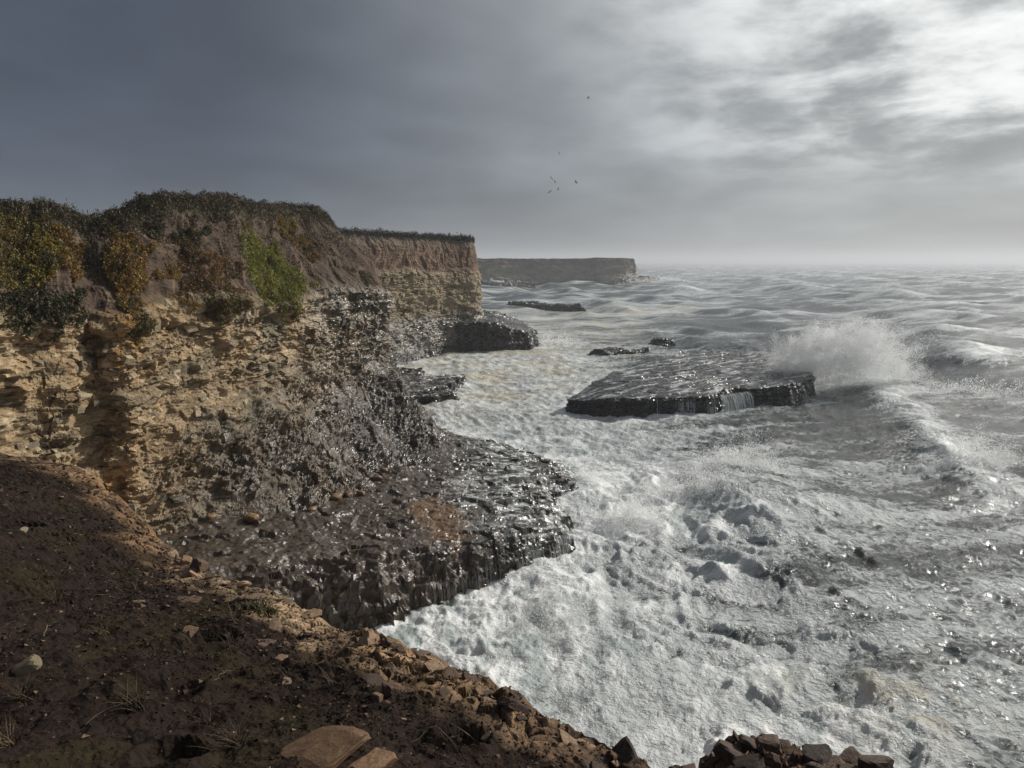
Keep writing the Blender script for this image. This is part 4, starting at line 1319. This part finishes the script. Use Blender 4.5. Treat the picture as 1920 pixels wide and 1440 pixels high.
def tetra_cloud(name, pos, size, mat, col=None, seed=1, squash=1.0):
    n = len(pos)
    rg = np.random.default_rng(seed)
    base = np.array([(1, 1, 1), (-1, -1, 1), (-1, 1, -1), (1, -1, -1)], float) / 1.7
    q = rg.normal(size=(n, 4)); q /= np.linalg.norm(q, axis=1, keepdims=True)
    w, a, b, c = q.T
    Rm = np.stack([np.stack([1 - 2 * (b * b + c * c), 2 * (a * b - c * w), 2 * (a * c + b * w)], -1),
                   np.stack([2 * (a * b + c * w), 1 - 2 * (a * a + c * c), 2 * (b * c - a * w)], -1),
                   np.stack([2 * (a * c - b * w), 2 * (b * c + a * w), 1 - 2 * (a * a + b * b)], -1)], 1)
    V = np.einsum('nij,kj->nki', Rm, base) * np.asarray(size).reshape(-1, 1, 1)
    V[..., 2] *= squash
    V = V + np.asarray(pos)[:, None, :]
    f = np.array([(0, 1, 2), (0, 3, 1), (0, 2, 3), (1, 3, 2)])
    F = (np.arange(n) * 4)[:, None, None] + f[None]
    at = {} if col is None else {'col': np.repeat(col, 4, 0), 'wet': np.zeros(n * 4)}
    return raw_mesh(name, V.reshape(-1, 3), F.reshape(-1, 3), at, mat, False)


def gravel():
    rg = np.random.default_rng(41)
    n = 17000
    c = rg.integers(40, 535, n); r = np.clip(289 - np.abs(rg.normal(0, 95, n)), 60, 289).astype(int)
    p = FQ[r, c] + FN[r, c] * 0.004
    k = p[:, 1] > 1.6
    p = p[k]
    dist = np.hypot(p[:, 0], p[:, 1])
    sz = np.exp(rg.normal(-4.55, 0.45, len(p))) * (dist / 6.0) ** 0.8
    pal = np.array([(0.05, 0.036, 0.028), (0.09, 0.062, 0.045), (0.17, 0.12, 0.075), (0.025, 0.02, 0.016)], np.float32)
    col = pal[rg.choice(4, len(p), p=[0.36, 0.26, 0.14, 0.24])] * rg.uniform(0.6, 1.3, (len(p), 1))
    tagit(obj('gravel', tetra_cloud('gravel', p, sz, M_SOIL, col, 4, 0.7)), 'grit and crumbs of rock scattered over the soil bluff', None, None, 'stuff')


gravel()


def lone_stone(name, x, y, size, spin, seed, mat, label, cat='stone', sink=0.25, z=None, box=0.6, group=None, tilt=0.0):
    me = stone_mesh(name, seed, 12 if box > 0 else 34, 3, mat, box, 0.012)
    for p in me.polygons: p.use_smooth = box == 0
    o = obj(name, me)
    if z is None:
        p, n = gnd(x, y); n = n * 0.6 + np.array((0, 0, 0.5))
    else:
        p, n = np.array((x, y, z)), np.array((0, 0, 1.0))
    place(o, p + np.array((0, 0, size[2] * (1 - 2 * sink) * 0.6)), n, size, spin, tilt)
    return tagit(o, label, cat, group)


lone_stone('pale_stone', -4.4, 6.24, (0.10, 0.15, 0.10), 0.5, 951, M_PALE, 'pale cracked stone lying alone on the dark soil at the left', tilt=0.5, sink=0.1)
lone_stone('slab_stone', -1.32, 4.72, (0.46, 0.36, 0.07), 0.75, 952, M_SLABST, 'large flat tan rock slab half buried at the bottom of the slope', sink=0.32, box=1.0)
lone_stone('slab_stone', -0.90, 4.45, (0.20, 0.15, 0.07), -0.4, 953, M_SLABST, 'broken wedge of rock at the right end of the large tan slab', sink=0.25, box=1.0)
lone_stone('stone', -4.98, 11.3, (0.16, 0.14, 0.15), 0.9, 954, M_TAN, 'pinkish upright stone on the bluff edge beside the ochre outcrop', sink=0.1)
lone_stone('stone', -5.35, 11.75, (0.13, 0.12, 0.12), 0.2, 955, M_ORANGE, 'round ochre stone at the tip of the ochre outcrop', sink=0.15)
lone_stone('stone', -1.11, 6.04, (0.07, 0.06, 0.08), 0.2, 956, M_DARKST, 'upright grey-brown stone in the middle of the soil slope', sink=0.05)
lone_stone('stone', -1.16, 5.88, (0.055, 0.05, 0.05), 1.2, 957, M_TAN, 'small tan stone just below the upright grey-brown one', sink=0.1)
lone_stone('stone', 0.62, 4.75, (0.12, 0.08, 0.06), 0.1, 958, M_DARKST, 'rounded dark stone lying inside the edge above the bottom margin', sink=0.2)
lone_stone('boulder', 1.52, 4.72, (0.19, 0.15, 0.08), 0.3, 959, M_DARKST, 'largest brown boulder on the edge at the bottom of the picture', 'boulder', sink=0.3, box=1.0)
lone_stone('boulder', 2.02, 4.5, (0.15, 0.12, 0.09), -0.3, 960, M_DARKST, 'angular brown boulder at the edge right of the largest one', 'boulder', sink=0.3, box=1.0)
for i, (x, y, a, b, h, lab) in enumerate([(1.25, 4.72, .13, .10, .08, 'low brown boulder at the left end of the edge boulders'), (1.78, 4.62, .10, .13, .11, 'upright brown boulder between the two big edge boulders'),
        (2.3, 4.28, .14, .10, .07, 'flat brown boulder second from the right on the edge'), (2.55, 4.1, .11, .09, .07, 'rightmost brown boulder on the edge'), (1.55, 4.42, .16, .12, .06, 'flat tan boulder in front of the edge boulders'),
        (2.0, 4.2, .12, .10, .06, 'low boulder at the bottom margin below the edge boulders')]):
    lone_stone('boulder', x, y, (a, b, h), i * 1.1, 990 + i, M_DARKST, lab, 'boulder', 0.42, None, 0.3)
lone_stone('stone', -7.7, 11.2, (0.16, 0.08, 0.05), 0.3, 961, M_PALE, 'thin pale stone lying on the upper slope', sink=0.2)


def on_ledge(x, y):
    g = LEDGE_V
    i = np.argmin((g[:, 0] - x) ** 2 + (g[:, 1] - y) ** 2)
    return g[i, 2]


LEDGE_V = np.zeros(len(LEDGE_O.data.vertices) * 3, np.float32)
LEDGE_O.data.vertices.foreach_get('co', LEDGE_V)
LEDGE_V = LEDGE_V.reshape(-1, 3)
COB = [(-13.9, 33.0, .30, 'lone tan cobble below the cliff nearest the bluff edge'), (-12.2, 33.6, .34, 'ochre cobble second from the bluff edge'),
       (-11.0, 36.6, .36, 'brown cobble wedged at the cliff foot below the wet face'), (-9.85, 38.2, .42, 'broad ochre boulder at the cliff foot left of the pair'),
       (-9.3, 37.9, .38, 'ochre boulder left of the touching pair on the ledge'), (-8.75, 38.4, .36, 'ochre boulder right of the touching pair on the ledge'),
       (-8.2, 39.0, .26, 'small ochre cobble right of the boulder pair'), (-7.9, 42.0, .36, 'round ochre boulder under the shining wet rock'),
       (-7.7, 43.4, .24, 'small brown cobble highest up under the cliff nose'), (-10.0, 35.8, .24, 'small brown cobble alone on the open ledge')]
for i, (x, y, r, lab) in enumerate(COB):
    lone_stone('cobble', x, y, (r * 1.25, r * 0.95, r * 0.75), i * 1.3, 970 + i, M_ORANGE, lab, 'cobble', 0.2, on_ledge(x, y), 0.0)


# ------------------------------------------------------------------ dry grass, twigs and a small plant on the bluff
def blades(pts, lens, width, lean, seed, seg=4, droop=0.5):
    rg = np.random.default_rng(seed)
    V = []; F = []
    for p, L in zip(pts, lens):
        a = rg.uniform(0, 2 * math.pi); le = rg.uniform(0.2, 1.0) * lean
        d = np.array((math.cos(a) * le, math.sin(a) * le, 1.0)); d /= np.linalg.norm(d)
        side = np.cross(d, rg.normal(size=3)); side /= np.linalg.norm(side)
        q = np.array(p, float)
        b = len(V)
        for j in range(seg + 1):
            w = width * (1 - j / (seg + 0.6))
            V.append(q - side * w); V.append(q + side * w)
            q = q + d * L / seg
            d = d + np.array((math.cos(a), math.sin(a), -0.6)) * droop / seg
            d /= np.linalg.norm(d)
        for j in range(seg):
            F.append((b + 2 * j, b + 2 * j + 1, b + 2 * j + 3, b + 2 * j + 2))
    return np.array(V), np.array(F)


def tuft(name, x, y, n, r, L, mat, label, cat, seed, group=None, lean=0.9, width=0.004):
    rg = np.random.default_rng(seed)
    p0, nn = gnd(x, y)
    pts = [p0 + np.array((rg.normal(0, r), rg.normal(0, r), -0.02)) for _ in range(n)]
    pts = [np.array((p[0], p[1], gnd(p[0], p[1])[0][2] - 0.01)) for p in pts]
    V, F = blades(pts, rg.uniform(0.5, 1.2, n) * L, width, lean, seed)
    o = obj(name, raw_mesh(name, V - p0, F, {}, mat, False))
    o.location = p0
    return tagit(o, label, cat, group)


M_STRAW = mat_stone('dry_grass', (0.045, 0.032, 0.018), (0.12, 0.085, 0.045), 0.8, 6.0)
M_OLIVE = mat_stone('olive_leaves', (0.035, 0.033, 0.010), (0.10, 0.085, 0.022), 0.7, 6.0)
TUFTS = ['dry grass tuft in the hollow high on the slope', 'grass tuft above the pale cracked stone', 'grass tuft below the ochre outcrop', 'sparse grass tuft near the bottom left of the slope',
         'grass tuft right of the pale cracked stone', 'grass tuft left of the largest burrow hole', 'tall grass tuft just inside the tan outcrop', 'grass tuft in the middle of the upper slope',
         'grass tuft right of the largest burrow hole', 'grass tuft close to the lower left corner', 'grass tuft on the upper left slope', 'grass tuft at the foot of the olive plant',
         'grass tuft left of the large tan slab', 'grass tuft below the tan outcrop tip', 'grass tuft nearest the ochre outcrop', 'grass tuft furthest up the slope',
         'thin grass tuft below the topmost one', 'grass tuft just under the largest burrow hole', 'grass tuft beside the large tan slab', 'grass tuft between slab and rocky edge',
         'grass tuft right beside the pale cracked stone', 'grass tuft at the bottom margin left']
TWIGS = ['long bare twig rising near the bottom left', 'dark twig by the spiky dead plant', 'leftmost of three short twigs on the upper slope', 'middle one of three short twigs on the upper slope',
         'rightmost of three short twigs on the upper slope', 'twig beside the largest burrow hole', 'twig leaning left above the pale stone', 'thin twig in the middle of the slope']
for i, (x, y) in enumerate([(-8.0, 11.4), (-4.43, 7.5), (-6.0, 10.8), (-3.0, 5.44), (-3.47, 6.72), (-3.76, 7.94), (-4.5, 10.2), (-5.6, 8.6), (-2.2, 6.6), (-4.0, 5.6),
                             (-7.0, 9.6), (-3.3, 8.3), (-2.4, 5.4), (-5.2, 9.6), (-6.6, 12.2), (-9.8, 14.6), (-8.8, 12.8), (-2.9, 7.3), (-2.0, 4.9), (-1.6, 6.3), (-4.9, 6.6), (-3.4, 4.6)]):
    tuft('grass_tuft', x, y, 26 + (i * 7) % 22, 0.035 + 0.012 * (i % 3), 0.17 + 0.05 * (i % 4), M_STRAW, TUFTS[i], 'grass tuft', 1100 + i, 'grass tufts on the bluff', 1.1)
tuft('dead_plant', -0.40, 5.18, 34, 0.05, 0.20, M_TWIG, 'dead spiky plant in the dark hollow near the bottom edge', 'plant', 1150, None, 1.6, 0.005)
for i, (x, y, n) in enumerate([(-3.35, 8.98, 150), (-3.05, 8.75, 90)]):
    tuft('low_plant', x, y, n, 0.10, 0.14, M_OLIVE, ['olive low plant at the edge of the tan outcrop', 'yellow-green low plant just right of the olive one'][i], 'plant', 1160 + i, None, 1.3, 0.011)


def twig(x, y, ang, L, seed, label, group):
    rg = np.random.default_rng(seed)
    p, nn = gnd(x, y)
    cu = bpy.data.curves.new('twig', 'CURVE'); cu.dimensions = '3D'
    cu.bevel_depth = 0.006; cu.bevel_resolution = 1
    sp = cu.splines.new('POLY'); sp.points.add(6)
    for j in range(7):
        t = j / 6
        q = np.array((x + math.cos(ang) * L * t + rg.normal(0, 0.02), y + math.sin(ang) * L * t + rg.normal(0, 0.02), 0))
        z = gnd(q[0], q[1])[0][2] + 0.02 + 0.10 * t * L + 0.05 * math.sin(3 * t)
        sp.points[j].co = (q[0] - p[0], q[1] - p[1], z - p[2], 1); sp.points[j].radius = 1.1 - 0.8 * t
    tmp = bpy.data.objects.new('tmp_twig', cu); COL.objects.link(tmp)
    bpy.context.view_layer.update()
    me = bpy.data.meshes.new_from_object(tmp.evaluated_get(bpy.context.evaluated_depsgraph_get()))
    bpy.data.objects.remove(tmp)
    me.materials.clear(); me.materials.append(M_TWIG)
    o = obj('twig', me); o.location = p
    tagit(o, label, 'twig', group)


for i, (x, y, a, L) in enumerate([(-3.2, 5.1, 0.9, 0.5), (-0.75, 4.95, 0.3, 0.45), (-5.3, 9.0, 0.5, 0.4), (-4.9, 9.3, 0.7, 0.35), (-4.4, 9.0, 0.9, 0.4), (-3.6, 7.5, 0.2, 0.5), (-4.7, 7.0, 2.0, 0.4), (-2.7, 6.2, 1.4, 0.35)]):
    twig(x, y, a, L, 1200 + i, TWIGS[i], 'twigs on the bluff')


# ------------------------------------------------------------------ falling water
def waterfall(name, a, b, n, reach, label, seed, width=0.05, group=None, zb=-0.4):
    rg = np.random.default_rng(seed)
    V = []; F = []
    a = np.array(a, float); b = np.array(b, float)
    along = (b - a) / (np.linalg.norm(b - a) + 1e-6)
    out = np.array((along[1], -along[0], 0.0)); out /= np.linalg.norm(out) + 1e-9
    for i in range(n):
        t = rg.random()
        p = a + (b - a) * t + out * rg.normal(0, 0.06)
        rc = reach * rg.uniform(0.5, 1.3); top = p[2] + rg.uniform(-0.05, 0.12); L = (top - zb) * rg.choice([1.0, 1.0, rg.uniform(0.3, 1.0)])
        w = 0.45 * width * rg.uniform(0.3, 1.0)
        k = len(V); seg = 9
        for j in range(seg + 1):
            f = j / seg
            q = p + out * rc * (f ** 0.55) + along * rg.normal(0, 0.012)
            q = q.copy(); q[2] = top - L * f ** 1.35
            ww = w * (0.5 + 0.9 * f)
            V.append(q - along * ww); V.append(q + along * ww)
        for j in range(seg):
            F.append((k + 2 * j, k + 2 * j + 1, k + 2 * j + 3, k + 2 * j + 2))
    o = obj(name, raw_mesh(name, np.array(V), np.array(F), {}, M_FALL, True))
    return tagit(o, label, 'waterfall', group)


G_W = 'streams pouring off the rocks'
waterfall('waterfall', (15.9, 71.75, 1.75), (17.9, 71.95, 1.75), 46, 0.35, 'narrow double stream pouring off the front of the black slab', 1301, 0.06, G_W)
waterfall('waterfall', (19.0, 72.3, 1.75), (20.0, 72.7, 1.75), 22, 0.35, 'thin stream left of the widest fall on the slab', 1302, 0.06, G_W)
waterfall('waterfall', (20.6, 73.2, 1.8), (24.4, 75.5, 1.8), 120, 0.8, 'widest white fall spilling from the notch of the slab', 1303, 0.10, G_W)
waterfall('waterfall', (28.6, 76.9, 1.8), (31.4, 79.6, 1.8), 60, 0.6, 'fall off the right end of the slab beside the spray', 1304, 0.08, G_W)
waterfall('waterfall', (9.9, 71.6, 1.6), (10.1, 71.6, 1.6), 3, 0.2, 'single thread of water at the left of the slab front', 1305, 0.03, G_W)
waterfall('waterfall', (14.1, 71.5, 1.65), (14.4, 71.5, 1.65), 4, 0.2, 'thin thread of water in the middle of the slab front', 1306, 0.03, G_W)
waterfall('waterfall', (0.2, 33.9, 1.1), (1.4, 34.7, 1.1), 26, 0.25, 'trickling fall on the front of the near rock ledge', 1307, 0.02, G_W)
waterfall('waterfall', (1.8, 34.9, 1.2), (3.2, 37.4, 1.2), 60, 0.3, 'streaming fall at the outer corner of the near rock ledge', 1308, 0.022, G_W)
waterfall('waterfall', (-3.6, 31.2, 1.0), (-0.6, 33.2, 1.0), 40, 0.25, 'faint dripping water along the shaded ledge front', 1309, 0.012, G_W)


# ------------------------------------------------------------------ spray
def sea_z(x, y):
    x = np.asarray(x, np.float32).ravel(); y = np.asarray(y, np.float32).ravel()
    return sea_state(x, y, np.full(x.shape, 0.3, np.float32))[0]


def spray(pos, size, label, seed):
    """fine droplets, each one small face"""
    n = len(pos); rg = np.random.default_rng(seed)
    V = np.asarray(pos)[:, None, :] + rg.normal(0, 0.75, (n, 3, 3)) * np.asarray(size).reshape(-1, 1, 1)
    me = raw_mesh('sea_spray', V.reshape(-1, 3), np.arange(3 * n).reshape(n, 3), {}, M_SPRAY, False)
    return tagit(obj('sea_spray', me), label, None, None, 'stuff')


def big_plume():
    rg = np.random.default_rng(51)
    out = []
    for j in range(330):
        f = rg.beta(1.1, 1.35)
        Hm = 8.4 * max(0.12, math.sin(math.pi * (0.16 + 0.78 * f))) ** 0.7 * rg.uniform(0.45, 1.08)
        vz = math.sqrt(2 * 9.8 * Hm); T = vz / 9.8 * rg.uniform(0.75, 1.25)
        v = np.array((rg.normal(1.6 + 1.6 * f, 1.0), rg.normal(-0.3, 0.9), vz))
        p0 = np.array((28.6 + 17.0 * f + rg.normal(0, 0.3), 83.2 + 3.4 * f + rg.normal(0, 0.9), 0.0))
        n = int(560 + 60 * Hm)
        t = T * rg.beta(1.5, 1.1, n)
        q = p0 + v * t[:, None]; q[:, 2] -= 4.9 * t * t
        q += rg.normal(0, 1, (n, 3)) * (0.10 + 0.42 * (t / T))[:, None] * rg.uniform(0.4, 1.1)
        out.append(q)
        for _ in range(3):                      # heavy clots near the top of the jet
            tc = T * rg.uniform(0.55, 1.0)
            c = p0 + v * tc; c[2] -= 4.9 * tc * tc
            out.append(c + rg.normal(0, 0.26, (70, 3)))
    for j in range(60):                          # the rounded, heaving mass of white water
        f = rg.beta(1.2, 1.3); Hc = 6.6 * max(0.15, math.sin(math.pi * (0.14 + 0.80 * f))) ** 0.7 * rg.uniform(0.25, 1.0)
        c = np.array((29.5 + 15.5 * f + 0.25 * Hc, 83.6 + 3.2 * f + rg.normal(0, 0.8), Hc))
        out.append(c + rg.normal(0, 1, (1500, 3)) * rg.uniform(0.4, 0.9))
    m = 42000                                    # boiling base and drifting mist
    f = rg.random(m)
    base = np.stack([28 + 21 * f + rg.normal(0, 0.6, m), 83 + 3.5 * f + rg.normal(0, 1.6, m), 3.2 * rg.random(m) ** 1.6 * (0.7 + 0.6 * perlin2(f * 11, f * 0, 3))], -1)
    mist = np.stack([rg.normal(40, 5.0, 14000), rg.normal(87, 2.0, 14000), np.abs(rg.normal(0, 3.4, 14000))], -1)
    pos = np.concatenate(out + [base, mist])
    lump = fbm3(pos[:, 0] / 1.4, pos[:, 1] / 1.8, pos[:, 2] / 1.4, 4, 57, 0.6)
    pos = pos[(lump > -0.30 * rg.random(len(pos)) - 0.02) & (pos[:, 2] > -0.4)]
    return spray(pos, rg.uniform(0.015, 0.045, len(pos)), 'tall white burst of spray where a wave hits the black slab', 52)


def puff(cx, cy, rx, ry, h, n, s, label, seed, lean=(0, 0), thr=0.0):
    rg = np.random.default_rng(seed)
    m = n * 4
    a = rg.normal(0, 0.45, m); b = rg.normal(0, 0.45, m)
    x = cx + rx * a; y = cy + ry * b
    env = np.exp(-1.1 * (a * a + b * b)) * (0.65 + 0.75 * fbm2(x / (0.35 * rx + 0.3), y / (0.35 * ry + 0.3), 3, seed + 3, 0.6))
    u = rg.random(m) ** 1.3
    z = h * np.clip(env, 0.02, 1.5) * u
    l = fbm3(x / (0.28 * h + 0.2), y / (0.28 * h + 0.2), z / (0.28 * h + 0.2), 4, seed, 0.6)
    k = (l + 0.55 - 0.6 * u - thr) > rg.random(m) * 0.8
    x, y, z = (q[k][:n] for q in (x, y, z))
    base = sea_z(x, y)
    pos = np.stack([x + lean[0] * z, y + lean[1] * z, base + z - 0.12], -1)
    return spray(pos, rg.uniform(0.4, 1.15, len(pos)) * s * 1.1, label, seed + 1)


big_plume()


def froth():
    """spatter thrown a hand's breadth above the breaking bore"""
    rg = np.random.default_rng(81)
    n = 150000
    r = np.exp(rg.uniform(math.log(19), math.log(58), n)); a = np.radians(rg.uniform(-16, 38, n))
    x = (r * np.sin(a)).astype(np.float32); y = (r * np.cos(a)).astype(np.float32)
    h, dx, dy, foam, silt, bore = sea_state(x, y, np.full(n, 0.2, np.float32))
    cl = fbm2(x / 1.1, y / 1.1, 4, 83, 0.6)
    k = rg.random(n) < np.clip(bore, 0, 1) * np.clip(0.35 + 1.3 * cl, 0, 1)
    x, y, h, r, cl = x[k] + dx[k], y[k] + dy[k], h[k], r[k], cl[k]
    z = h + rg.exponential(0.07, len(x)) * (0.4 + 2.2 * np.clip(cl, 0, 1))
    spray(np.stack([x, y, z], -1), rg.uniform(0.35, 1.0, len(x)) * 0.0007 * r, 'froth and spatter over the breaking bore', 82)


froth()
puff(15.4, 49.0, 4.2, 1.6, 3.6, 26000, 0.034, 'spray tossed up on the crest behind the bore', 61, (0.2, 0))
puff(11.0, 44.5, 3.6, 2.0, 2.6, 18000, 0.032, 'spray along the breaking shoulder of the bore', 62)
puff(6.6, 40.3, 3.0, 2.2, 3.6, 24000, 0.030, 'rounded burst of spray beside the ledge corner', 63)
puff(2.0, 29.0, 3.6, 2.6, 2.6, 18000, 0.022, 'pale mist churned up below the ledge front', 64)
puff(33.0, 52.0, 4.0, 2.2, 3.0, 14000, 0.034, 'dark backed crest of spray at the right margin', 65, (0.2, 0))
puff(5.4, 48.6, 1.3, 1.8, 2.6, 7000, 0.036, 'white splash against the outer end of the ledge', 66)
puff(-4.2, 60.5, 2.6, 1.6, 3.4, 7000, 0.042, 'splash behind the back of the near ledge', 67)
puff(8.0, 139.0, 6.0, 5.0, 4.5, 4500, 0.10, 'wave bursting around the dark promontory', 68)
puff(-12.0, 101.0, 4.0, 3.0, 1.6, 2500, 0.07, 'foam burst at the foot of the second cliff', 69)
puff(52, 81, 9, 3.5, 2.6, 8000, 0.065, 'wind-blown spray right of the tall burst', 70, (0.6, 0))
puff(98, 542, 30, 10, 9, 3000, 0.35, 'surf bursting at the foot of the far headland', 71)


# ------------------------------------------------------------------ birds
def bird_parts():
    bm = bmesh.new()
    bmesh.ops.create_uvsphere(bm, u_segments=10, v_segments=7, radius=1.0)
    for v in bm.verts:
        v.co = Vector((v.co.x * 0.05 * (1 - 0.25 * v.co.y), v.co.y * 0.22, v.co.z * 0.055))
    body = bpy.data.meshes.new('body'); bm.to_mesh(body); bm.free(); body.materials.append(M_BIRD)

    def wing(s):
        bm = bmesh.new()
        outl = [(0.03, 0.10, 0.0), (0.22, 0.13, 0.09), (0.52, -0.02, 0.06), (0.50, -0.06, 0.055), (0.24, -0.02, 0.08), (0.03, -0.07, 0.0)]
        up = [bm.verts.new((x * s, y, z + 0.008)) for x, y, z in outl]; dn = [bm.verts.new((x * s, y, z - 0.008)) for x, y, z in outl]
        bm.faces.new(up); bm.faces.new(dn[::-1])
        for i in range(6): bm.faces.new((up[i], dn[i], dn[(i + 1) % 6], up[(i + 1) % 6]))
        bmesh.ops.recalc_face_normals(bm, faces=bm.faces)
        me = bpy.data.meshes.new('wing'); bm.to_mesh(me); bm.free(); me.materials.append(M_BIRD)
        return me
    bm = bmesh.new()
    up = [bm.verts.new(c) for c in ((-0.03, -0.16, 0.01), (0.03, -0.16, 0.01), (0.06, -0.32, 0.01), (-0.06, -0.32, 0.01))]
    dn = [bm.verts.new(v.co - Vector((0, 0, 0.015))) for v in up]
    bm.faces.new(up); bm.faces.new(dn[::-1])
    for i in range(4): bm.faces.new((up[i], dn[i], dn[(i + 1) % 4], up[(i + 1) % 4]))
    bmesh.ops.recalc_face_normals(bm, faces=bm.faces)
    tail = bpy.data.meshes.new('tail'); bm.to_mesh(tail); bm.free(); tail.materials.append(M_BIRD)
    return body, wing(-1), wing(1), tail


BB = bird_parts()
for (x, y, z, rz, rl, sc, lab) in [
        (12.5, 150, 30.2, 1.2, 0.5, 1.3, 'dark seabird at the right of the little flock'),
        (7.4, 150, 28.4, -0.8, -0.4, 1.3, 'dark seabird lowest in the little flock'),
        (7.8, 152, 31.2, 0.4, 1.0, 1.0, 'seabird highest of the little flock'),
        (8.4, 151, 30.4, 0.9, 0.9, 0.9, 'seabird just below the highest of the flock'),
        (9.2, 153, 29.2, 2.0, 0.8, 0.8, 'small seabird in the middle of the flock'),
        (14.8, 152, 46.3, 1.7, 0.3, 1.1, 'lone seabird high above the flock'),
        (9.4, 155, 36.4, 0.5, 1.1, 0.8, 'faint seabird between the flock and the lone high one')]:
    e = bpy.data.objects.new('seabird', None); COL.objects.link(e)
    e.empty_display_size = 0.3
    e.location = (x, y, z); e.rotation_euler = (0.1, rl, rz); e.scale = (sc, sc, sc)
    tagit(e, lab, 'bird', 'birds over the sea')
    obj('body', BB[0], e); obj('wing', BB[1], e); obj('wing', BB[2], e); obj('tail', BB[3], e)


# ------------------------------------------------------------------ salt haze
def haze():
    bm = bmesh.new()
    bmesh.ops.create_cube(bm, size=1.0)
    for v in bm.verts:
        v.co = Vector((v.co.x * 24000, v.co.y * 24000, -6.0 if v.co.z < 0 else 62.0))
    me = bpy.data.meshes.new('haze'); bm.to_mesh(me); bm.free()
    m, k, out = new_mat('salt_haze')
    v = k.n('ShaderNodeVolumePrincipled')
    v.inputs['Color'].default_value = (0.86, 0.90, 0.95, 1)
    v.inputs['Density'].default_value = 0.00042
    v.inputs['Anisotropy'].default_value = 0.3
    k.t.links.new(v.outputs[0], out.inputs['Volume'])
    me.materials.append(m)
    tagit(obj('haze', me), 'thin salt haze over the sea', None, None, 'stuff')


haze()
